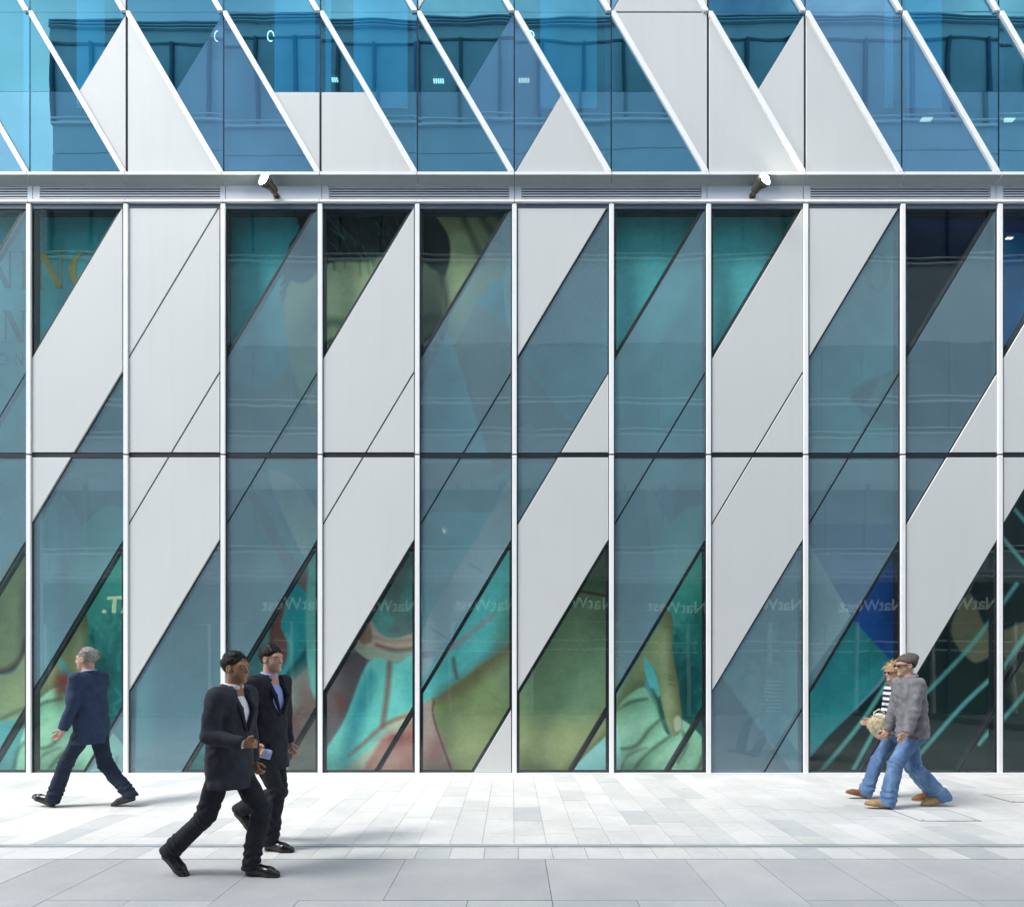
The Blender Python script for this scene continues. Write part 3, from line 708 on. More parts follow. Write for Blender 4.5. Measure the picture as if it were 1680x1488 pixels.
# geometric right end
A.poly([(1326, 760), (1490, 760), (1490, 1280), (1326, 1280)], (84, 130, 150), 2, smooth=False)
A.poly([(1490, 860), (1490, 1110), (1466, 1112), (1396, 1012), (1330, 890), (1330, 860)], (4, 66, 150), 1.5, smooth=False)
A.poly([(1326, 890), (1396, 1010), (1326, 1130)], (150, 184, 176), 2, smooth=False)
A.poly([(1326, 1110), (1396, 1012), (1462, 1084), (1440, 1122), (1408, 1156), (1326, 1244)], (14, 116, 124), 2, smooth=False, grad=((1440, 1060), (1340, 1220), (34, 150, 156)))
A.poly([(1326, 1246), (1360, 1206), (1408, 1160), (1444, 1124), (1466, 1094), (1490, 1090), (1490, 1282), (1326, 1282)], (8, 30, 32), 2, smooth=False)
B = Paint(1484, 2000, 800, 1274)
B.C[:] = (9, 34, 34)
B.poly([(1560, 1034), (1590, 972), (1624, 1034), (1690, 1016), (1800, 980), (1800, 1100), (1690, 1110), (1640, 1074), (1596, 1086)], (98, 100, 72), 4)
B.poly([(1640, 1100), (1700, 1060), (1760, 1140), (1690, 1180)], (72, 76, 56), 10, .8); B.poly([(1484, 800), (1640, 800), (1640, 890), (1560, 960), (1484, 1050)], (20, 52, 56), 20, .8)
CY = (84, 178, 172)
for T, ss in ((A, ([(1470, 1096), (1412, 1186), (1342, 1270)], [(1436, 1196), (1396, 1270)])),
              (B, ([(1629, 1013), (1586, 1067), (1528, 1128), (1490, 1165)], [(1629, 1110), (1579, 1157), (1528, 1215), (1490, 1260)], [(1629, 1193), (1606, 1220)], [(1700, 1020), (1680, 1046), (1645, 1096)],
                   [(1700, 1112), (1680, 1139), (1645, 1180)], [(1668, 958), (1645, 990)], [(1662, 832), (1684, 858), (1720, 900)], [(1645, 882), (1682, 926), (1740, 990)], [(1622, 892), (1606, 930), (1590, 968)]))):
    for s_ in ss: T.stroke(s_, CY, 7 if s_[0] != (1622, 892) else 3, 1.4)
def build_mural(pt, name, gain, parent):
    n = pt.nx*pt.ny
    lum = 1+.045*pt.noise(.02, 1, .4, seed=11)+.022*pt.noise(.12, seed=12)+.025*pt.noise(.5, seed=13)
    pt.C = np.clip(pt.C*lum[..., None]+pt.noise(.05, seed=14)[..., None]*np.array([2, .5, -1.]), 0, 255)
    Dm = Y_MR+CAMD
    v = np.zeros((n, 3)); v[:, 0] = ((pt.X-PX0)*Dm/F).ravel(); v[:, 1] = Y_MR; v[:, 2] = np.maximum(((PY0-pt.Y)*Dm/F+CAMH).ravel(), .004)
    idx = np.arange(n).reshape(pt.ny, pt.nx)
    f = np.stack([idx[:-1, :-1], idx[1:, :-1], idx[1:, 1:], idx[:-1, 1:]], -1).reshape(-1, 4)
    me = bpy.data.meshes.new(name); me.vertices.add(n); me.vertices.foreach_set('co', v.ravel())
    me.loops.add(f.size); me.loops.foreach_set('vertex_index', f.ravel().astype(np.int32))
    me.polygons.add(len(f)); me.polygons.foreach_set('loop_start', np.arange(0, f.size, 4, dtype=np.int32))
    me.update(calc_edges=True)
    c = pt.C.reshape(-1, 3)/255; c = c*.80+c.mean(1, keepdims=True)*.20; c = np.where(c > .04045, ((c+.055)/1.055)**2.4, c/12.92)*gain
    ca = me.color_attributes.new('print', 'FLOAT_COLOR', 'POINT'); rgba_ = np.ones((n, 4), np.float32); rgba_[:, :3] = np.clip(c, 0, .95)
    ca.data.foreach_set('color', rgba_.ravel())
    me.materials.append(M['print']); o = bpy.data.objects.new(name, me); COL.objects.link(o); o.parent = parent
    x0, x1, z0, z1 = v[:, 0].min(), v[:, 0].max(), v[:, 2].min(), v[:, 2].max()
    MB().box(x0, x1, Y_MR+.003, Y_MR+.05, z0, z1).build('backing_board', M['darkgap'], parent)
    return o
t_ = NT('printed_vinyl')
ca_ = t_.n('ShaderNodeVertexColor', layer_name='print').outputs[0]
cc_ = t_.mix(1, ca_, t_.ramp(t_.noise(6, 5, .7), [(.3, (.90, .90, .90)), (.7, (1.05, 1.05, 1.05))]), 'MULTIPLY')
M['print'] = t_.done(t_.n('ShaderNodeBsdfPrincipled', {'Base Color': cc_, 'Roughness': .6, 'Specular IOR Level': .2}).outputs[0])
MUR = empty('mural_hoarding'); tag(MUR, 'tall printed hoarding of giant hands and a portrait on teal behind the glass', 'hoarding')
MURAL_GAIN = 1.75
build_mural(A, 'printed_sheet', MURAL_GAIN, MUR)
MU2 = empty('dark_mural_hoarding'); tag(MU2, 'black printed hoarding with thin cyan stripes behind the glass', 'hoarding')
build_mural(B, 'printed_sheet', MURAL_GAIN, MU2)
# lettering on the printed sheet
M['ink_olive'] = pbr('olive_ink', lin((150, 150, 20)), .6, 0, .05); M['ink_dark'] = pbr('dark_ink', lin((40, 80, 90)), .6, 0, .05)
def glyph(parts, mat, parent):
    mb = MB()
    for pl in parts:
        if len(pl) == 2 and isinstance(pl[0], list): mb.ring(W(pl[0], Y_MR-.006), W(pl[1], Y_MR-.006), Y_MR-.006, Y_MR-.002)
        else: mb.prism(W(pl, Y_MR-.006), Y_MR-.006, Y_MR-.002)
    return mb.build('lettering', mat, parent)
def bar(x0, x1, y0, y1): return [(x0, y0), (x1, y0), (x1, y1), (x0, y1)]
def letN(x, y0, y1, w_, th):
    s = .028*(y1-y0)+.8
    return [bar(x+w_*.16-s*.5, x+w_*.16+s*.5, y0, y1), bar(x+w_*.84-s*.5, x+w_*.84+s*.5, y0, y1), [(x+w_*.10, y0+.1), (x+w_*.10+th, y0+.1), (x+w_*.88, y1-.1), (x+w_*.88-th*.75, y1-.1)],
            bar(x, x+w_*.3, y0-s*.6, y0-.05), bar(x+w_*.7, x+w_, y0-s*.6, y0-.05), bar(x, x+w_*.32, y1+.05, y1+s*.6)]
def letI(x, y0, y1, th): return [bar(x+th*.5, x+th*1.5, y0, y1), bar(x, x+th*2, y0-1.2, y0-.05), bar(x, x+th*2, y1+.05, y1+1.2)]
def letO(cx, cy, rx, ry, th, a0=0, a1=360, n=28):
    out = []
    for i in range(n):
        a, b = R(a0+(a1-a0)*i/n), R(a0+(a1-a0)*(i+1)/n)
        f_ = lambda q, o: (cx+math.cos(q)*(rx-(0 if o else th)), cy+math.sin(q)*(ry-(0 if o else max(1.2, th*.16))))
        out.append([f_(a, 1), f_(b, 1), f_(b, 0), f_(a, 0)])
    return out
glyph(letN(-28, 414, 473, 52, 13), M['ink_dark'], MUR); glyph(letI(33, 414, 473, 6), M['ink_dark'], MUR)
glyph(letN(57, 414, 473, 52, 13), M['ink_olive'], MUR); glyph(letO(142, 443.5, 30, 30.5, 12, 50, 320), M['ink_olive'], MUR)
glyph(letN(2, 511, 561, 42, 11), M['ink_dark'], MUR); glyph(letI(56, 511, 561, 3.5), M['ink_dark'], MUR)
glyph(letO(4, 590, 9, 9, 2), M['ink_dark'], MUR); glyph(letN(24, 581, 599, 15, 2.4), M['ink_dark'], MUR)
M['ink_faint'] = pbr('faint_ink', lin((92, 150, 120)), .6, 0, .05)
glyph(letO(1440, 446, 20, 31, 9), M['ink_faint'], MUR)

# ------------------------------------------------------------------ floodlights on the fascia
t_ = NT('flood_lens'); M['lens'] = t_.done(t_.n('ShaderNodeEmission', {'Color': (1, .90, .72, 1), 'Strength': 60.0}).outputs[0])
M['lampbody'] = pbr('bronze_lamp_body', (.10, .09, .07), .35, .5, .2, 6)
for (bx, by, sx, lab) in ((451, 317, -1, 'lit bronze floodlight on the fascia under the blue fritted glass'), (1237, 317, 1, 'lit bronze floodlight on the fascia under white cladding panels')):
    x, z = P(bx, by, .0)
    o = empty('floodlight', (x, .068, z)); tag(o, lab, 'floodlight', 'floodlights on the fascia')
    MB().tube([(0, .0015, 0), (0, -.012, 0)], .05, 20).build('base_plate', M['lampbody'], o, False)
    MB().tube([(0, -.010, 0), (0, -.07, -.005), (0, -.11, .02)], [.028, .030, .034], 14).build('arm', M['lampbody'], o, True)
    p0 = Vector((-.012*sx, -.12, .0)); d = Vector((.46*sx, -.85, .22)).normalized()
    body = MB(); ring_r = [.02, .052, .062, .070, .100, .108]; ts = [-.03, -.02, .03, .09, .145, .205]
    ls = []; up = d.orthogonal().normalized(); sd = d.cross(up)
    for tt, rr in zip(ts, ring_r): ls.append([tuple(p0+d*tt+(up*math.cos(a)+sd*math.sin(a))*rr) for a in [2*math.pi*i/20 for i in range(20)]])
    for tt, rr in ((.205, .102), (.165, .094)): ls.append([tuple(p0+d*tt+(up*math.cos(a)+sd*math.sin(a))*rr) for a in [2*math.pi*i/20 for i in range(20)]])
    body.loops(ls).build('lamp_head', M['lampbody'], o, True)
    c = p0+d*.186
    MB().loops([[tuple(c+(up*math.cos(a)+sd*math.sin(a))*.092*math.cos(q)+d*.045*math.sin(q)) for a in [2*math.pi*i/20 for i in range(20)]] for q in (0, .35, .7, 1.05, 1.4)]).build('lens', M['lens'], o, True)
    for i in range(4): # cooling fins behind the head
        cc = p0+d*(.0+i*.018); MB().loops([[tuple(cc+(up*math.cos(a)+sd*math.sin(a))*.062+d*q) for a in [2*math.pi*j/20 for j in range(20)]] for q in (0, .006)]).build('cooling_fin', M['lampbody'], o)

# ------------------------------------------------------------------ building across the street (seen in the glass)
Y_OP = -12.0; SOP = F/(CAMD-Y_OP)*1.0
def OX(px): return (px-PX0)/SOP
def OZ(py): return CAMH+(PY0-py)/SOP
OPB = empty('facing_building', (0, -12.6, 0)); tag(OPB, 'tall facing building with shop signs, seen mirrored in the glass', 'building')
def opart(mb, name, mats):
    o = mb.build(name, mats, OPB); o.location = (0, 12.6, 0); return o
M['op_stone'] = pbr('pale_blue_cladding', (.52, .60, .64), .6, 0, .08, 1)
M['op_white'] = pbr('white_rail', (.85, .87, .88), .5, 0, .04)
M['op_dark'] = pbr('shopfront_dark', (.035, .045, .055), .35, 0, .2, 2)
M['op_glass'] = pbr('facing_window_glass', (.035, .055, .07), .06, 0, .25, .5, spec=.8)
M['op_light'] = pbr('facing_window_blinds', (.38, .48, .54), .3, 0, .2, .5)
M['op_mull'] = pbr('facing_mullion', (.06, .10, .12), .4, .2, .1)
ZT = OZ(23); XO0, XO1 = -15.6, 34
opart(MB().box(XO0, XO1, -20, Y_OP-.30, 0, ZT-.2), 'core_wall', M['op_stone'])
opart(MB().box(-46, XO0-.02, -20, Y_OP-.30, 0, OZ(330)), 'low_wing', M['op_stone'])
lv = [(OZ(1055)+1.9, OZ(905)), (OZ(800), OZ(660)), (OZ(560), OZ(425)), (OZ(330), OZ(200))]
bands = [(OZ(962), OZ(905), M['op_dark']), (OZ(770), OZ(712), M['op_stone']), (OZ(475), OZ(425), M['op_stone']), (OZ(245), OZ(200), M['op_stone']), (OZ(60), OZ(23), M['op_stone'])]
for a_, b_, m_ in bands[1:]: opart(MB().box(XO0, XO1, Y_OP-.292, Y_OP-.13, a_, b_), 'floor_band', m_)
wins = [(.0, OZ(1020), 'op_dark'), (OZ(905), OZ(790), 'op_glass'), (OZ(712), OZ(560), 'op_glass'), (OZ(425), OZ(300), 'op_glass'), (OZ(200), OZ(60), 'op_light')]
for a, b, m in wins:
    nb = 36
    for i in range(nb):
        xa = XO0+i*(XO1-XO0)/nb; xb = XO0+(i+1)*(XO1-XO0)/nb
        opart(MB().box(xa+.06, xb-.06, Y_OP-.29, Y_OP-.20, a+.05, b-.05), 'window', M[m])
        opart(MB().box(xa-.05, xa+.05, Y_OP-.285, Y_OP-.08, a, b), 'mullion', M['op_mull'])
for zc in (OZ(905), OZ(660), OZ(425), OZ(200), OZ(945), OZ(712)):
    opart(MB().box(XO0, XO1, Y_OP-.07, Y_OP-.01, zc-.035, zc+.035), 'rail', M['op_white'])
    opart(MB().box(XO0, XO1, Y_OP-.07, Y_OP-.01, zc+.16, zc+.20), 'rail', M['op_white'])
for a, b in ((OZ(800), OZ(745)), (OZ(560), OZ(475)), (OZ(300), OZ(248))):
    opart(MB().box(XO0, XO1, Y_OP-.295, Y_OP-.10, a, b), 'spandrel', M['op_stone'])
for zc in (OZ(28), OZ(33), OZ(38)): opart(MB().box(XO0, XO1, Y_OP-.12, Y_OP-.02, zc-.02, zc+.02), 'parapet_rail', M['op_light'])
opart(MB().box(XO0, XO1, Y_OP-.45, Y_OP-.05, OZ(1020), OZ(955)), 'sign_band', M['op_dark'])
for i in range(24): # shopfront glazing bars
    xa = XO0+i*2.7; opart(MB().box(xa, xa+.10, Y_OP-.20, Y_OP-.05, 0, OZ(1020)), 'shopfront_post', M['op_white'])
for zc in (OZ(1052), OZ(1068)): opart(MB().box(-8, 22, Y_OP-.19, Y_OP-.12, zc-.03, zc+.03), 'shelf_rail', M['op_white'])
t_ = NT('sign_letter_glow'); M['sign'] = t_.done(t_.n('ShaderNodeEmission', {'Color': (.92, 1, .95, 1), 'Strength': .55}).outputs[0])
t_ = NT('sign_letter_yellow'); M['sign_y'] = t_.done(t_.n('ShaderNodeEmission', {'Color': (1, .95, .45, 1), 'Strength': 2.2}).outputs[0])
def sign(txt, px, py, size, mat, bold=0):
    cu = bpy.data.curves.new('sign', 'FONT'); cu.body = txt; cu.size = size; cu.extrude = .02; cu.offset = bold; cu.align_x = 'CENTER'; cu.align_y = 'CENTER'; cu.resolution_u = 3
    tmp = bpy.data.objects.new('sign', cu); COL.objects.link(tmp)
    dg = bpy.context.evaluated_depsgraph_get(); me = bpy.data.meshes.new_from_object(tmp.evaluated_get(dg))
    COL.objects.unlink(tmp); bpy.data.objects.remove(tmp)
    me.materials.clear(); me.materials.append(mat)
    o = bpy.data.objects.new('sign_lettering', me); COL.objects.link(o); o.parent = OPB
    o.location = (OX(px), Y_OP-.02+12.6, OZ(py)); o.rotation_euler = (R(90), 0, R(180)); return o
for i in range(-4, 4): sign('NatWest', 1113+157.5*i, 993, .56, M['sign'], .004)
sign('AT.', 196, 994, .80, M['sign_y'], .02)

# ------------------------------------------------------------------ people: implicit surfaces turned into meshes
def V3(*a): return np.array(a if len(a) == 3 else a[0], float)
def nrm(v): v = V3(v); return v/np.linalg.norm(v)
def vnoise(X, Y, Z, f, seed):
    r = np.random.RandomState(seed); v = 0
    for o in range(3):
        for _ in range(3):
            d = r.normal(size=3); d /= np.linalg.norm(d); k = f*(1.8**o); ph = r.uniform(0, 6.28)
            v = v+np.sin((X*d[0]+Y*d[1]+Z*d[2])*k+ph+1.3*np.sin((Y*d[0]-X*d[1]+Z*.6)*k*.6+ph*2))/(1.7**o)
    return v/4
class Field:
    def __init__(s, lo, hi, h):
        s.lo = V3(lo); s.h = h; s.n = np.ceil((V3(hi)-s.lo)/h).astype(int)+1
        s.a = np.full(s.n, .2, np.float32)
        s.ax = [(s.lo[i]+h*np.arange(s.n[i])).astype(np.float32) for i in range(3)]
    def sl(s, lo, hi):
        i0 = np.clip(np.floor((V3(lo)-s.lo)/s.h).astype(int), 0, s.n); i1 = np.clip(np.ceil((V3(hi)-s.lo)/s.h).astype(int)+1, 0, s.n)
        return tuple(slice(a, b) for a, b in zip(i0, i1))
    def grid(s, sl): return s.ax[0][sl[0]][:, None, None], s.ax[1][sl[1]][None, :, None], s.ax[2][sl[2]][None, None, :]
    def put(s, sl, d, k, op):
        a = s.a[sl]
        if op == 'sub': s.a[sl] = np.maximum(a, -d); return
        if k > 0:
            h = np.clip(.5+.5*(a-d)/k, 0, 1); s.a[sl] = a*(1-h)+d*h-k*h*(1-h)
        else: s.a[sl] = np.minimum(a, d)
    def rc(s, a, b, ra, rb, k=.02, flat=(1, 1, 1), op='add'):
        a, b, fl = V3(a), V3(b), V3(flat); pad = max(ra, rb)*1.6+.03+k
        sl = s.sl(np.minimum(a, b)-pad, np.maximum(a, b)+pad)
        X, Y, Z = s.grid(sl)
        if 0 in (X.size, Y.size, Z.size): return s
        A_, B_ = a*fl, b*fl; e = B_-A_; ee = max(1e-9, e@e)
        px, py, pz = X*fl[0]-A_[0], Y*fl[1]-A_[1], Z*fl[2]-A_[2]
        t = np.clip((px*e[0]+py*e[1]+pz*e[2])/ee, 0, 1)
        d = np.sqrt((px-e[0]*t)**2+(py-e[1]*t)**2+(pz-e[2]*t)**2)-(ra+(rb-ra)*t)
        s.put(sl, (d/fl.max()).astype(np.float32), k, op); return s
    def ell(s, c, r, M_=None, k=.02, op='add'):
        c, r = V3(c), V3(r); pad = r.max()+.04+k; sl = s.sl(c-pad, c+pad); X, Y, Z = s.grid(sl)
        if 0 in (X.size, Y.size, Z.size): return s
        x, y, z = X-c[0], Y-c[1], Z-c[2]
        if M_ is not None: x, y, z = [M_[0][i]*x+M_[1][i]*y+M_[2][i]*z for i in range(3)]
        k0 = np.sqrt((x/r[0])**2+(y/r[1])**2+(z/r[2])**2); k1 = np.sqrt((x/r[0]**2)**2+(y/r[1]**2)**2+(z/r[2]**2)**2)+1e-9
        s.put(sl, (k0*(k0-1)/k1).astype(np.float32), k, op); return s
    def full(s): return s.grid((slice(None),)*3)
    def cut(s, fn): # keep where fn<=0
        X, Y, Z = s.full(); s.a = np.maximum(s.a, fn(X, Y, Z).astype(np.float32)); return s
    def wrinkle(s, amp, f, seed):
        X, Y, Z = s.full(); m = np.abs(s.a) < .06
        s.a = np.where(m, s.a+amp*vnoise(X, Y, Z, f, seed), s.a).astype(np.float32); return s
    def mesh(s, name, mat, parent):
        a = s.a; ins = a < 0
        c = np.zeros(tuple(n-1 for n in a.shape), np.uint8)
        for i in (0, 1):
            for j in (0, 1):
                for k in (0, 1): c += ins[i:i+c.shape[0], j:j+c.shape[1], k:k+c.shape[2]]
        act = (c > 0) & (c < 8); ids = np.full(c.shape, -1, np.int64); cells = np.argwhere(act); ids[act] = np.arange(len(cells))
        acc = np.zeros((len(cells), 3)); cnt = np.zeros(len(cells))
        cor = [(i, j, k) for i in (0, 1) for j in (0, 1) for k in (0, 1)]
        val = {q: a[cells[:, 0]+q[0], cells[:, 1]+q[1], cells[:, 2]+q[2]] for q in cor}
        for p in cor:
            for ax in range(3):
                if p[ax] == 0:
                    q = list(p); q[ax] = 1; q = tuple(q); v0, v1 = val[p], val[q]; m = (v0 < 0) != (v1 < 0)
                    t = np.where(m, v0/np.where(m, v0-v1, 1), 0); pt = np.tile(np.array(p, float), (len(cells), 1)); pt[:, ax] += t
                    acc[m] += pt[m]; cnt[m] += 1
        vs = (cells+acc/cnt[:, None])*s.h+s.lo
        fs = []
        for ax in range(3):
            u, v = (ax+1) % 3, (ax+2) % 3
            s0 = [slice(None)]*3; s1 = [slice(None)]*3; s0[ax] = slice(0, -1); s1[ax] = slice(1, None)
            i0, i1 = ins[tuple(s0)], ins[tuple(s1)]; e = np.argwhere(i0 != i1)
            e = e[(e[:, u] > 0) & (e[:, v] > 0) & (e[:, u] < a.shape[u]-1) & (e[:, v] < a.shape[v]-1)]
            def g(du, dv):
                q = e.copy(); q[:, u] += du; q[:, v] += dv; return ids[q[:, 0], q[:, 1], q[:, 2]]
            f = np.stack([g(-1, -1), g(0, -1), g(0, 0), g(-1, 0)], 1)
            fl = ~i0[e[:, 0], e[:, 1], e[:, 2]]; f[fl] = f[fl][:, ::-1]; fs.append(f)
        f = np.concatenate(fs); f = f[(f >= 0).all(1)]
        me = bpy.data.meshes.new(name); me.vertices.add(len(vs)); me.vertices.foreach_set('co', vs.ravel())
        me.loops.add(f.size); me.loops.foreach_set('vertex_index', f.ravel().astype(np.int32))
        me.polygons.add(len(f)); me.polygons.foreach_set('loop_start', np.arange(0, f.size, 4, dtype=np.int32))
        me.update(calc_edges=True); me.polygons.foreach_set('use_smooth', [True]*len(f)); me.materials.append(mat)
        o = bpy.data.objects.new(name, me); COL.objects.link(o); o.parent = parent; return o
def skinmat(name, c):
    t = NT(name)
    col = t.ramp(t.noise(18, 4), [(.3, tuple(v*.86 for v in c)), (.7, tuple(min(1, v*1.1) for v in c))])
    return t.done(t.n('ShaderNodeBsdfPrincipled', {'Base Color': col, 'Roughness': .5, 'Specular IOR Level': .4}).outputs[0])
def cloth(name, c, var=.25, rough=.85, bscale=350, vscale=9, c2=None): return pbr(name, c, rough, 0, var, vscale, .35, bscale, .25, c2)
def denim():
    t = NT('blue_denim')
    v = t.n('ShaderNodeMapping', {'Vector': t.pos(), 'Scale': (1, 1, .45)}).outputs[0]
    c = t.ramp(t.noise(7, 5, .6, v), [(.28, (.035, .085, .21)), (.5, (.075, .16, .34)), (.72, (.20, .33, .52))])
    c = t.mix(.25, c, t.ramp(t.noise(260, 3), [(.35, (.03, .07, .16)), (.65, (.30, .42, .60))]))
    return t.done(t.n('ShaderNodeBsdfPrincipled', {'Base Color': c, 'Roughness': .85, 'Specular IOR Level': .2, 'Normal': t.bump(t.noise(300, 3), .3, .003)}).outputs[0])
def ik(a, b, l1, l2, pole):
    a, b = V3(a), V3(b); d = b-a; L_ = np.linalg.norm(d)
    if L_ > (l1+l2)*.998: b = a+d/L_*(l1+l2)*.998; d = b-a; L_ = np.linalg.norm(d)
    x = (l1*l1-l2*l2+L_*L_)/(2*L_); h = math.sqrt(max(0, l1*l1-x*x)); u = d/L_; p = V3(pole); p = p-u*(p@u); p /= np.linalg.norm(p)
    return a+u*x+p*h, b
def strands(obj, name, mat, n, ln, flow, seed, parent, wdt=.0016):
    r = np.random.RandomState(seed); me = obj.data; nv = len(me.vertices)
    co = np.empty(nv*3); me.vertices.foreach_get('co', co); co = co.reshape(-1, 3)
    no = np.empty(nv*3); me.vertices.foreach_get('normal', no); no = no.reshape(-1, 3)
    ix = r.randint(0, nv, n); p = co[ix]; nn = no[ix]; fl = np.array(flow, float)
    d = fl-nn*(nn@fl)[:, None]; d = d/np.maximum(1e-6, np.linalg.norm(d, axis=1))[:, None]+nn*r.uniform(.15, .8, (n, 1))+r.normal(size=(n, 3))*.35
    d /= np.linalg.norm(d, axis=1)[:, None]; sd = np.cross(d, nn+r.normal(size=(n, 3))*.3); sd /= np.maximum(1e-6, np.linalg.norm(sd, axis=1))[:, None]
    L_ = ln*r.uniform(.5, 1.2, (n, 1)); m1 = p+d*L_*.55; m2 = p+d*L_-nn*L_*.12+np.array([0, 0, -.1])*L_
    v = np.stack([p-nn*.002-sd*wdt, p-nn*.002+sd*wdt, m1-sd*wdt*.8, m1+sd*wdt*.8, m2], 1).reshape(-1, 3)
    b = np.arange(n)*5; f = [(int(i), int(i)+1, int(i)+3, int(i)+2) for i in b]+[(int(i)+2, int(i)+3, int(i)+4) for i in b]
    m = bpy.data.meshes.new(name); m.from_pydata(v.tolist(), [], f); m.materials.append(mat)
    o = bpy.data.objects.new(name, m); COL.objects.link(o); o.parent = parent; o['kind'] = 'stuff'; return o
EYE = pbr('eye_dark', (.02, .015, .012), .2, 0, .1); BROWN_BROW = pbr('brow_hair', (.03, .02, .015), .8, 0, .2)
def person(sp):
    S = sp['H']/1.75
    root = empty('person', sp['loc'], sp['rz']); tag(root, sp['label'], 'person', sp.get('group'))
    zh = sp.get('zh', .87)*S; lean = sp.get('lean', .06); fem = sp.get('fem', False)
    pel = V3(0, 0, zh+.03); spine = V3(math.sin(lean), 0, math.cos(lean))
    twist = sp.get('twist', 0.0)
    side = V3(-math.sin(twist), math.cos(twist), 0); fwd = V3(math.cos(twist), math.sin(twist), 0)
    sw = (.150 if fem else .178)*S
    nb = pel+spine*.565*S; chest = pel+spine*.38*S; waist = pel+spine*.17*S
    sh = {1: pel+spine*.515*S+side*sw, -1: pel+spine*.515*S-side*sw}
    hipj = {1: V3(0, .085*S, zh), -1: V3(0, -.085*S, zh)}
    th, shn, ua, fa = .43*S, .43*S, .298*S, .262*S
    legs = {}; feet = {}
    for q in (1, -1):
        fx, fz, pitch, yaw = sp['feet'][q]   # ankle x, lift of the lowest sole point, pitch (+ toe down), yaw
        cy, sy = math.cos(yaw), math.sin(yaw); cp, s_ = math.cos(pitch), math.sin(pitch)
        fd = V3(cy*cp, sy*cp, -s_); fu = V3(cy*s_, sy*s_, cp); fl = np.cross(fu, fd)
        ank0 = V3(fx*S, q*sp.get('gait', .07)*S, 0)
        # sole points in foot frame: heel (-.055) and toe (.19); ankle .085 above the sole
        low = min((fd*u-fu*.085*S)[2] for u in (-.055*S, .19*S))
        ank = ank0+V3(0, 0, fz*S-low)
        kn, ank2 = ik(hipj[q], ank, th, shn, V3(1, q*.05, .0))
        legs[q] = (hipj[q], kn, ank2); feet[q] = (ank, fd, fu, fl)
    arms = {}
    for q in (1, -1):
        tgt = V3(sp['hands'][q])*S; el, wr = ik(sh[q], tgt, ua, fa, V3(-1, q*.35, -.35))
        arms[q] = (sh[q], el, wr)
    hc = nb+V3(.028, 0, .168)*S*1.0+V3(sp.get('headfwd', 0), 0, 0)
    hy, hp = sp.get('hyaw', 0), sp.get('hpitch', 0)
    Rz = np.array([[math.cos(hy), -math.sin(hy), 0], [math.sin(hy), math.cos(hy), 0], [0, 0, 1]])
    Ry = np.array([[math.cos(hp), 0, math.sin(hp)], [0, 1, 0], [-math.sin(hp), 0, math.cos(hp)]])
    HR = Rz@Ry
    K = S*(.96 if fem else 1.0)
    def hl(x, y, z): return hc+HR@(V3(x, y, z)*K)
    pts = [hc+.16, hc-.16]+[p for l in legs.values() for p in l]+[p for l in arms.values() for p in l]+[f[0]+f[1]*.25 for f in feet.values()]+[f[0]-f[1]*.1 for f in feet.values()]
    pts = np.array(pts); lo, hi = pts.min(0)-.17, pts.max(0)+.17; lo[2] = max(lo[2], -.02); hi[2] = hc[2]+.18
    # ---- body: one surface from head to hands and feet
    f = Field(lo, hi, .006)
    f.ell(hl(-.014, 0, .034), V3(.097, .076, .086)*K, HR, .01); f.ell(hl(.030, 0, -.022), V3(.066, .063, .080)*K, HR, .02)
    f.rc(hl(.040, 0, -.050), hl(.062, 0, -.090), .048*K, .026*K, .025)
    f.rc(hl(.070, -.03*1, .022), hl(.070, .03, .022), .020*K, .020*K, .02)
    f.rc(hl(.094, 0, .008), hl(.112, 0, -.026), .008*K, .0125*K, .012); f.rc(hl(.094, .012, -.030), hl(.094, -.012, -.030), .009*K, .009*K, .01)
    f.rc(hl(.086, -.018, -.057), hl(.086, .018, -.057), .0095*K, .0095*K, .008); f.ell(hl(.080, 0, -.095), V3(.018, .022, .018)*K, HR, .015)
    for q in (1, -1):
        f.ell(hl(.100, q*.033, .001), V3(.014, .018, .011)*K, HR, 0, 'sub'); f.ell(hl(.084, q*.033, .001), V3(.012, .014, .009)*K, HR, .004)
        f.ell(hl(-.004, q*.077, -.006), V3(.026, .011, .034)*K, HR, .008); f.ell(hl(.0, q*.086, -.004), V3(.012, .006, .018)*K, HR, 0, 'sub')
    nr = (.044 if fem else .056)*S
    f.rc(hl(-.022, 0, -.055), nb-spine*.01, nr, nr*1.08, .03); f.rc(nb-spine*.02*S, chest, .06*S, .10*S, .05, (1.2, 1, 1))
    f.rc(chest, pel, .115*S, .115*S, .05, (1.25, 1, 1)); f.rc(sh[1], sh[-1], .045*S, .045*S, .05)
    for q in (1, -1):
        h_, kn, an = legs[q]; f.rc(h_, kn, .065*S, .048*S, .03).rc(kn, an, .046*S, .032*S, .02)
        an_, fd, fu, fl_ = feet[q]; f.rc(an_, an_+fd*.13*S-fu*.045*S, .032*S, .024*S, .02)
        s_, el, wr = arms[q]; f.rc(s_, el, .042*S, .036*S, .02).rc(el, wr, .036*S, .026*S, .01)
        dr_ = nrm(wr-el); hd = sp.get('handdir', {}).get(q); dr_ = nrm(hd) if hd is not None else nrm(dr_+V3(.15, 0, -.1))
        pn = np.cross(dr_, V3(0, 0, 1)); pn = nrm(pn)*(-q)*1.0      # palm faces the body
        pn = nrm(pn); up_ = nrm(np.cross(pn, dr_)); up_ = up_ if up_[2] > 0 or abs(up_[2]) < .3 else -up_
        if dr_[2] < -.7: up_ = nrm(V3(1, 0, 0)-dr_*dr_[0])
        cur = sp.get('curl', {}).get(q, .5)
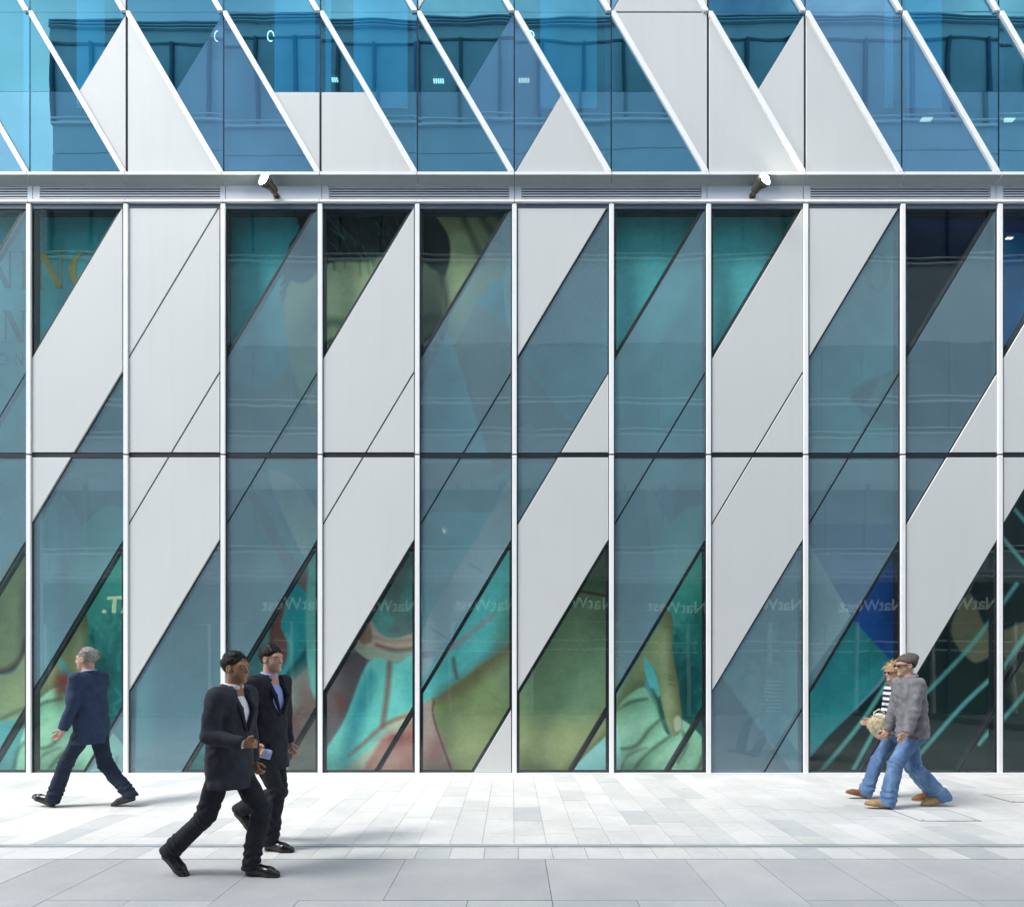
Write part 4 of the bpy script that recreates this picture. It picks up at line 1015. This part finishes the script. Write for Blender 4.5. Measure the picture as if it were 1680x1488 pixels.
        for i, (o_, ln_) in enumerate(((.027, .072), (.009, .082), (-.009, .077), (-.026, .060))):
            kb = wr+dr_*.080*S+up_*o_*S*.92; f.rc(wr+dr_*.012*S+up_*o_*.6*S, kb, .0140*S, .0112*S, .012)
            d1 = nrm(dr_*math.cos(cur)+pn*math.sin(cur)); d2 = nrm(dr_*math.cos(cur*2.3)+pn*math.sin(cur*2.3))
            m1 = kb+d1*ln_*.50*S; f.rc(kb, m1, .0092*S, .0085*S, .002).rc(m1, m1+d2*ln_*.42*S, .0085*S, .0076*S, .002)
        t0 = wr+dr_*.03*S+up_*.028*S; t1 = t0+nrm(dr_*.7+up_*.55+pn*.35)*.045*S; t2 = t1+nrm(dr_*.9+up_*.1+pn*.4)*.032*S
        f.rc(t0, t1, .0135*S, .0108*S, .008).rc(t1, t2, .0105*S, .0085*S, .002)
    f.mesh('body', sp['skin'], root)
    for q in (1, -1):
        e = Field(hl(.089, q*.033, .002)-.016, hl(.089, q*.033, .002)+.016, .003); e.ell(hl(.0885, q*.033, .001), V3(.008, .011, .0055)*K, HR, 0); e.mesh('eye', EYE, root)
        e = Field(hl(.09, q*.034, .022)-.03, hl(.09, q*.034, .022)+.03, .004); e.rc(hl(.092, q*.016, .019), hl(.083, q*.05, .020), .0055*K, .004*K, 0); e.mesh('eyebrow', sp['brow'], root)
    # ---- hair
    hs = sp['hair']; g = Field(hc-V3(.2, .2, .26)*K, hc+V3(.2, .2, .2)*K, .006)
    if hs != 'beanie':
        g.ell(hl(-.026, 0, .042), V3(.106, .085, .095)*K, HR, 0)
        if hs == 'long': g.rc(hl(-.05, 0, .03), hl(-.075, 0, -.14), .085*K, .07*K, .04)
        X, Y, Z = g.full(); x, y, z = [HR[0][i]*(X-hc[0])+HR[1][i]*(Y-hc[1])+HR[2][i]*(Z-hc[2]) for i in range(3)]
        if hs == 'long': g.a = np.maximum(g.a, np.minimum(np.maximum(x-.010*K, -(z-.066*K)+0*x), np.maximum(-(z-.030*K-.35*x), x-.2)).astype(np.float32)) if 0 else np.maximum(g.a, np.where(z > .055*K, -1, x-.012*K).astype(np.float32))
        else:
            line = np.where(x > 0, .80*x-.008*K, .50*x-.012*K); ear = np.where((np.abs(x+.004*K) < .03*K), .022*K, 0)
            g.a = np.maximum(g.a, (line+ear-z+.007*vnoise(X, Y, Z, 60, sp['seed'])).astype(np.float32))
        g.wrinkle(.006, 70, 5); g.wrinkle(.004, 190, 15); hm_ = g.mesh('hair', sp['hairmat'], root); strands(hm_, 'hair_strands', sp['hairmat'], 5000, .10 if hs == 'long' else .011, HR@V3(-.6, 0, -.5), sp['seed'], hm_)
    else:
        g.ell(hl(-.016, 0, .038), V3(.112, .092, .096)*K, HR, 0); g.ell(hl(-.075, 0, .085), V3(.075, .07, .05)*K, HR, .04)
        X, Y, Z = g.full(); x, y, z = [HR[0][i]*(X-hc[0])+HR[1][i]*(Y-hc[1])+HR[2][i]*(Z-hc[2]) for i in range(3)]
        g.a = np.maximum(g.a, (.030*K+.28*x-z).astype(np.float32)); g.wrinkle(.003, 60, 8); g.mesh('beanie', sp['hairmat'], root)
        g2 = Field(hc-.2, hc+.2, .006); g2.ell(hl(-.018, 0, .02), V3(.103, .083, .085)*K, HR, 0)
        X, Y, Z = g2.full(); x, y, z = [HR[0][i]*(X-hc[0])+HR[1][i]*(Y-hc[1])+HR[2][i]*(Z-hc[2]) for i in range(3)]
        g2.a = np.maximum(g2.a, np.maximum(-.035*K+np.where(x > -.02, .03+x*1.5, 0)-z, z-.06*K).astype(np.float32)); g2.mesh('hair', sp['brow'], root)
    if sp.get('glasses'):
        g = Field(hc-.16, hc+.16, .005)
        for q in (1, -1):
            g.ell(hl(.102, q*.034, .0), V3(.009, .028, .019)*K, HR, .004); g.rc(hl(.098, q*.055, .006), hl(.0, q*.083, .010), .006*K, .005*K, .004)
        g.rc(hl(.106, .012, .004), hl(.106, -.012, .004), .006*K, .006*K, .003); g.mesh('sunglasses', sp['glasses'], root)
    # ---- upper clothing
    top = sp['top']; slack = top.get('slack', .02)*S; h = .009
    hem = top['hem']*S
    def torso(fd_, ex, zmin):
        wd = .118 if fem else .135
        fd_.rc(chest, waist, (wd+.018)*S+ex, wd*S+ex, .06, (1.30, .86, 1)).rc(waist, pel-V3(0, 0, .0), wd*S+ex, (wd+.012)*S+ex, .06, (1.28, .88, 1))
        fd_.rc(sh[1]-side*.02*S, sh[-1]+side*.02*S, .058*S+ex, .058*S+ex, .07).rc(nb-spine*.035*S, chest, .055*S+ex, .10*S+ex, .06, (1.15, 1, 1))
    cl = Field(lo-.05, hi+.05, h); torso(cl, slack, hem)
    skirt = V3(pel[0]+.015, 0, hem+.02)
    cl.rc(pel, skirt, .140*S+slack, .150*S+slack*1.3, .06, (1.22, .90, 1))
    for q in (1, -1):
        s_, el, wr = arms[q]; w2 = wr-nrm(wr-el)*.012*S
        ar = .052 if fem else .060
        cl.rc(s_, s_*.7+el*.3, ar*S+slack*.45, ar*S+slack*.4, .04).rc(s_*.7+el*.3, el, ar*S+slack*.4, (ar-.004)*S+slack*.4, .008).rc(el, w2, (ar-.004)*S+slack*.4, (ar-.016)*S+slack*.35, .008)
    cl.wrinkle(top.get('amp', .006)*1.35, 22, sp['seed']); cl.wrinkle(.004, 38, sp['seed']+8); cl.wrinkle(.0025, 60, sp['seed']+3)
    for q in (1, -1):
        s_, el, wr = arms[q]; u = nrm(wr-el)
        X, Y, Z = cl.full(); d = (X-wr[0])*u[0]+(Y-wr[1])*u[1]+(Z-wr[2])*u[2]
        near = ((X-wr[0])**2+(Y-wr[1])**2+(Z-wr[2])**2) < .16**2
        cl.a = np.where(near & (d > -.2), np.maximum(cl.a, (d+.002).astype(np.float32)), cl.a)
    slope = top.get('hemslope', .0)
    cl.cut(lambda X, Y, Z: hem+slope*X-Z); 
    cl.rc(nb-spine*.02*S, nb+spine*.15*S+V3(.03, 0, 0), .060*S, .085*S, 0, op='sub'); zt2 = nb[2]+.030*S; cl.cut(lambda X, Y, Z: Z-zt2)
    if top.get('vee'):
        zap = pel[2]+.23*S
        X, Y, Z = cl.full(); yy = (X-pel[0])*side[0]+(Y-pel[1])*side[1]; xx = (X-pel[0]-(Z-pel[2])*math.tan(lean))*fwd[0]+(Y)*fwd[1]
        wv = np.maximum(np.abs(yy)-np.minimum((Z-zap)*top['vee'], .078*S), .045-xx); cl.a = np.maximum(cl.a, (-wv).astype(np.float32))
    jk = cl.mesh(top['name'], top['mat'], root)
    if top.get('collar'):
        cf = Field(nb-.2, nb+V3(.2, .2, .16), .007)
        n_ = 20
        ring_ = [nb+spine*(.012+.018*(1-math.cos(a))*.5)*S+fwd*(math.cos(a)*.070-.008)*S*1.0-spine*(.03*S if math.cos(a) > .3 else 0)+side*math.sin(a)*.078*S for a in [2*math.pi*i/n_ for i in range(n_)]]
        for i in range(n_):
            a_ = 2*math.pi*i/n_
            if math.cos(a_) > .80 : continue
            cf.rc(ring_[i], ring_[(i+1) % n_], .017*S, .017*S, .008)
        cf.mesh('collar', top['mat'], jk)
        lf = Field(chest-.28, nb+.2, .007)
        for q in (1, -1):
            zap = pel[2]+.23*S; bot = pel+spine*.25*S+fwd*.150*S+side*q*.018*S; tp = nb+fwd*.045*S+side*q*.075*S-spine*.01*S; mid = pel+spine*.42*S+fwd*.140*S+side*q*min(.085, .19*top['vee']+.012)*S
            lf.rc(tp, mid, .016*S, .020*S, .01).rc(mid, bot, .020*S, .011*S, .01)
        lf.mesh('lapel', top['mat'], jk)
        for i in range(2):
            bp = pel+spine*(.21-.10*i)*S+fwd*(.158*S+slack*.6)+side*.012
            b_ = Field(bp-.03, bp+.03, .004); b_.ell(bp, (.008, .010, .010), None, 0); b_.mesh('button', top.get('button', EYE), jk)
        pk = MB()
    if top.get('neckroll'):
        cf = Field(nb-.2, nb+V3(.2, .2, .16), .007)
        for i in range(20):
            g_ = lambda a: nb+spine*(.030-.020*math.cos(a))*S+fwd*(math.cos(a)*.074-.008)*S+side*math.sin(a)*.080*S
            cf.rc(g_(2*math.pi*i/20), g_(2*math.pi*(i+1)/20), .024*S, .024*S, .01)
        cf.wrinkle(.003, 50, 2); cf.mesh('collar', top['mat'], jk)
        wb = Field(V3(-.3, -.3, hem-.05), V3(.35, .3, hem+.07), .008); wb.rc(V3(pel[0]+.012, 0, hem-.1), V3(pel[0]+.012, 0, hem+.1), .150*S+slack*1.15, .150*S+slack*1.15, 0, (1.2, .90, 1)).cut(lambda X, Y, Z: np.abs(Z-hem-.016)-.022)
        wb.mesh('waistband', KNIT, jk)
    if sp.get('shirt'):
        sf = Field(lo, hi, .009); wd = .135
        sf.rc(chest, waist, (wd+.012)*S, wd*S, .05, (1.30, .86, 1)).rc(nb-spine*.03*S, chest, .058*S, .105*S, .06, (1.15, 1, 1)).rc(waist, pel, wd*S, wd*S, .05, (1.3, .9, 1))
        sf.cut(lambda X, Y, Z: pel[2]+.02-Z); sf.wrinkle(.003, 40, 12)
        for i in range(20):
            a0, a1 = 2*math.pi*i/20, 2*math.pi*(i+1)/20
            if math.cos(a0) > .93: continue
            g_ = lambda a: nb+spine*(.028-.012*math.cos(a))*S+fwd*(math.cos(a)*.062-.004)*S+side*math.sin(a)*.064*S
            sf.rc(g_(a0), g_(a1), .014*S, .014*S, .006, (1, 1, .7))
        sf.mesh('shirt', sp['shirt'], root)
        for q in (1, -1):
            s_, el, wr = arms[q]; u = nrm(wr-el); c_ = Field(wr-.09, wr+.09, .006); c_.rc(wr-u*.03*S, wr+u*.006*S, .036*S, .034*S, 0)
            X, Y, Z = c_.full(); d = (X-wr[0])*u[0]+(Y-wr[1])*u[1]+(Z-wr[2])*u[2]; c_.a = np.maximum(c_.a, (d-.010).astype(np.float32)); c_.mesh('cuff', sp['shirt'], root)
    # ---- trousers
    tr = sp['trousers']; tf = Field(lo, hi, .009); kr, hr = tr.get('knee', .068)*S, tr.get('hem', .066)*S
    tf.rc(pel+V3(0, .035*S, .02), hipj[1]+V3(-.01, .0, -.03), .112*S, .105*S, .04, (1.12, 1, 1)).rc(pel+V3(0, -.035*S, .02), hipj[-1]+V3(-.01, 0, -.03), .112*S, .105*S, .04, (1.12, 1, 1))
    tf.ell(hipj[1]*.5+hipj[-1]*.5+V3(-.05, 0, -.0), V3(.09, .13, .12)*S, None, .05)
    for q in (1, -1):
        h_, kn, an = legs[q]; an_, fd, fu, fl_ = feet[q]; dn = nrm(an-kn)
        tf.rc(h_, kn, .095*S, kr, .035).rc(kn, an+dn*.035*S-fd*.012*S, kr, hr, .02)
        bk = nrm(np.cross(nrm(np.cross(dn, V3(0, 1, 0))), V3(0, 1, 0)))
    tf.wrinkle(tr.get('amp', .006)*1.3, 20, sp['seed']+5); tf.wrinkle(.0035, 42, sp['seed']+9)
    X, Y, Z = tf.full()
    for q in (1, -1): # creases gathering towards the hem
        h_, kn, an = legs[q]; dn = nrm(an-kn); d = (X-kn[0])*dn[0]+(Y-kn[1])*dn[1]+(Z-kn[2])*dn[2]
        w_ = np.exp(-((d-.36*S)/.09)**2)+.7*np.exp(-((d)/.07)**2)
        rr = np.sqrt((X-kn[0])**2+(Y-kn[1])**2+(Z-kn[2])**2); tf.a = tf.a+(.0065*np.sin(d*95+2.5*np.sin(X*30+Y*25+q))*w_*(rr < .5)*(np.abs(tf.a) < .05)).astype(np.float32)
    for q in (1, -1): # hem cut just above the sole
        h_, kn, an = legs[q]; an_, fd, fu, fl_ = feet[q]
        d = -((X-an_[0])*fu[0]+(Y-an_[1])*fu[1]+(Z-an_[2])*fu[2])-tr.get('drop', .040)*S
        near = ((X-an_[0])**2+(Y-an_[1])**2+(Z-an_[2])**2) < .2**2
        tf.a = np.where(near, np.maximum(tf.a, d.astype(np.float32)), tf.a)
    tp_ = pel[2]+.07*S; tf.cut(lambda X, Y, Z: Z-tp_)
    tf.mesh('trousers', tr['mat'], root)
    # ---- shoes
    for q in (1, -1):
        an, fd, fu, fl_ = feet[q]; so = an-fu*.085*S
        ff = Field(an-.34*S, an+.34*S, .006); p = lambda x, y, z: so+(fd*x+fl_*y+fu*z)*S
        ff.rc(p(-.012, 0, .040), p(.0, 0, .085), .044*S, .040*S, .02).rc(p(-.012, 0, .034), p(.145, .004*q, .030), .040*S, .045*S, .02)
        ff.rc(p(.145, 0, .026), p(.205, -.006*q, .020), .043*S, .032*S, .02).rc(p(.02, 0, .07), p(.13, 0, .042), .034*S, .030*S, .02)
        X, Y, Z = ff.full(); d = (X-so[0])*fu[0]+(Y-so[1])*fu[1]+(Z-so[2])*fu[2]
        up = np.maximum(ff.a, (.014*S-d).astype(np.float32)); whole = ff.a.copy()
        u_ = d-.105*S; ff.a = np.maximum(up, u_.astype(np.float32)); sh_ = ff.mesh('shoe', sp['shoe'], root)
        ff.a = np.maximum(whole-.003, np.maximum(-d, d-.0155*S).astype(np.float32)); ff.mesh('sole', sp['sole'], sh_)
    return dict(root=root, arms=arms, S=S, hl=hl, feet=feet, pel=pel, side=side, fwd=fwd, nb=nb, spine=spine)
SK_A = skinmat('skin_fair', (.50, .29, .21)); SK_B = skinmat('skin_tan', (.30, .155, .085)); SK_C = skinmat('skin_light', (.55, .33, .25))
SUIT_D = cloth('charcoal_suit_wool', (.028, .031, .042), .15); SUIT_B = cloth('black_suit_wool', (.017, .019, .026), .15); SUIT_N = cloth('navy_suit_wool', (.026, .044, .088), .15); TR_N = cloth('navy_trouser_wool', (.016, .025, .048), .15)
SH_W = cloth('white_shirt_cotton', (.72, .72, .80), .06); SH_B = cloth('blue_shirt_cotton', (.28, .36, .68), .10)
HAIR_G = cloth('grey_hair', (.30, .29, .27), .4, .7, 200, 40, (.46, .45, .43)); HAIR_K = cloth('black_hair', (.010, .009, .009), .4, .5, 200, 40); HAIR_Y = cloth('blonde_hair', (.52, .36, .18), .3, .6, 200, 40)
BROW_G = pbr('grey_brow', (.22, .20, .18), .8, 0, .2)
BLACK_L = pbr('black_leather', (.012, .012, .013), .22, 0, .2, 20, .15, 90); SOLE_K = pbr('black_rubber', (.012, .012, .012), .7, 0, .2)
TAN = pbr('tan_suede', (.42, .27, .13), .85, 0, .2, 20, .3, 200); BRN = pbr('brown_suede', (.26, .11, .045), .85, 0, .2, 20, .3, 200); SOLE_T = pbr('gum_rubber', (.32, .22, .11), .7, 0, .15)
GREYJ = cloth('grey_melange_jacket', (.19, .19, .205), .28, .85, 220, 16); JEAN = denim(); KNIT = cloth('brown_wool_knit', (.11, .095, .08), .3, .9, 160, 30); GLASSM = pbr('dark_lens', (.012, .012, .015), .12, 0, .1)
def wpos(px, D): return ((px-PX0)*D/F, D-CAMD, 0)
# near man walking right
person(dict(label='man in charcoal suit and white shirt striding, hand raised in front', group='people walking past', H=1.71, loc=wpos(376, 4.97), rz=R(-14), zh=.875, lean=.07, seed=3, skin=SK_B, brow=BROWN_BROW, hair='short', hairmat=HAIR_K, hyaw=R(-8), hpitch=.02,
            feet={1: (.16, 0, 0, R(4)), -1: (-.47, 0, R(38), R(-2))}, hands={-1: (.27, -.19, 1.07), 1: (.02, .26, .86)}, handdir={-1: (.95, .15, .05), 1: (.5, 0, -.8)}, curl={-1: .55, 1: .6},
            top=dict(name='jacket', mat=SUIT_D, hem=.71, vee=.46, collar=True, slack=.026, amp=.008, hemslope=-.06), shirt=SH_W, trousers=dict(mat=SUIT_B, knee=.074, hem=.074, amp=.007), shoe=BLACK_L, sole=SOLE_K))
# companion a step further, walking right
pr = person(dict(label='man in black suit with open blue shirt walking beside another man', group='people walking past', H=1.765, loc=wpos(438, 5.78), rz=R(-20), zh=.90, lean=.05, seed=11, skin=SK_A, brow=BROWN_BROW, hair='short', hairmat=HAIR_K, hyaw=R(-6),
            feet={-1: (.10, 0, 0, 0), 1: (-.33, .10, R(40), 0)}, hands={-1: (.10, -.27, .93), 1: (.02, .26, .86)}, handdir={-1: (.8, .1, -.5), 1: (.5, 0, -.8)}, curl={-1: .6, 1: .5},
            top=dict(name='jacket', mat=SUIT_B, hem=.70, vee=.62, collar=True, slack=.024, amp=.008), shirt=SH_B, trousers=dict(mat=SUIT_B, knee=.070, hem=.076, amp=.007), shoe=BLACK_L, sole=SOLE_K))
# grey-haired man walking left
person(dict(label='grey haired man in navy suit walking past the glass, arms forward', group='people walking past', H=1.82, loc=wpos(150, 7.42), rz=R(172), zh=.865, lean=.06, seed=21, skin=SK_A, brow=BROW_G, hair='short', hairmat=HAIR_G, hyaw=R(8),
            feet={1: (.42, 0, R(-20), 0), -1: (-.40, 0, R(16), 0)}, hands={1: (.12, .25, .87), -1: (.33, -.18, 1.0)}, handdir={1: (.62, -.05, -.72), -1: (.92, 0, -.2)}, curl={1: .45, -1: .45},
            top=dict(name='jacket', mat=SUIT_N, hem=.70, vee=.30, collar=True, slack=.024, amp=.007), shirt=SH_B, trousers=dict(mat=TR_N, knee=.072, hem=.076, amp=.007), shoe=BLACK_L, sole=SOLE_K))
# couple walking left
mp_ = person(dict(label='man in grey jacket, brown beanie, sunglasses and flared blue jeans', group='people walking past', H=1.745, loc=wpos(1497, 7.40), rz=R(180), zh=.865, lean=.09, seed=31, skin=SK_C, brow=BROWN_BROW, hair='beanie', hairmat=KNIT, hpitch=.08, glasses=GLASSM,
            feet={1: (.34, 0, R(-8), 0), -1: (-.36, 0, R(10), 0)}, hands={1: (.20, .22, .86), -1: (.16, -.22, .84)}, handdir={1: (.6, -.25, -.7), -1: (.6, .2, -.7)}, curl={1: .5, -1: .5},
            top=dict(name='jacket', mat=GREYJ, hem=.80, slack=.028, amp=.010, neckroll=True), trousers=dict(mat=JEAN, knee=.080, hem=.088, amp=.008, drop=.062), shoe=TAN, sole=SOLE_T))
def stripes():
    t = NT('navy_white_stripes'); z = t.n('ShaderNodeSeparateXYZ', {0: t.pos()}).outputs[2]
    s_ = t.math('GREATER_THAN', t.math('FRACT', t.math('MULTIPLY', z, 15)), .5); c = t.mix(s_, rgba((.75, .75, .76)), rgba((.02, .03, .07)))
    return t.done(t.n('ShaderNodeBsdfPrincipled', {'Base Color': c, 'Roughness': .85}).outputs[0])
wm = person(dict(label='blonde woman in striped top and sunglasses behind the man in beanie', group='people walking past', H=1.64, loc=wpos(1474, 7.82), rz=R(180), zh=.87, lean=.05, seed=41, fem=True, skin=SK_C, brow=BROW_G, hair='long', hairmat=HAIR_Y, glasses=GLASSM, hyaw=R(6),
            feet={1: (-.36, 0, R(8), 0), -1: (.40, .0, R(-14), 0)}, hands={1: (.34, .10, 1.02), -1: (.28, -.12, .98)}, handdir={1: (.8, -.3, -.2), -1: (.8, .2, 0)}, curl={1: .8, -1: .5},
            top=dict(name='striped_top', mat=stripes(), hem=.84, slack=.014, amp=.006), trousers=dict(mat=JEAN, knee=.074, hem=.084, amp=.007, drop=.062), shoe=BRN, sole=SOLE_T))
# things held
BAGM = cloth('cream_shaggy_fur', (.74, .67, .47), .35, .95, 120, 22)
wl = wm['root'].location
bag = empty('handbag', (wl.x-.30, wl.y-.115, .90)); bag.scale = (.82, .82, .82); tag(bag, 'cream shaggy handbag held by the blonde woman', 'handbag')
bf = Field((-.22, -.16, -.20), (.22, .16, .34), .008); bf.ell((0, 0, .02), (.145, .085, .13), None, 0).ell((.05, 0, -.08), (.10, .08, .09), None, .05).wrinkle(.010, 90, 6).wrinkle(.009, 210, 7); bgo = bf.mesh('bag_body', BAGM, bag); strands(bgo, 'fur', BAGM, 5000, .045, (.2, 0, -1), 5, bgo, .0025)
MB().tube([(-.08, 0, .12), (-.07, 0, .20), (0, 0, .245), (.07, 0, .20), (.09, 0, .11)], .011, 10).build('strap', BAGM, bag, True)
hx, hy_, hz = [float(v) for v in pr['arms'][-1][2]]
pl = pr['root']; wv = pl.matrix_basis @ Vector((hx, hy_, hz)) if 0 else Vector((pl.location.x+hx*math.cos(R(-20))-hy_*math.sin(R(-20)), pl.location.y+hx*math.sin(R(-20))+hy_*math.cos(R(-20)), hz))
pap = empty('folded_papers', (wv.x+.075, wv.y+.0, wv.z-.06), 0); tag(pap, 'folded pale blue papers held by the man in black suit', 'papers')
pap.rotation_euler = (R(-18), R(14), R(3))
PAPM = cloth('pale_blue_paper', (.42, .50, .80), .05, .8, 80)
for i in range(3): MB().box(-.08+.004*i, .065+.003*i, -.012+.007*i, -.007+.007*i, -.042, .038-.004*i).build('sheet', PAPM, pap)
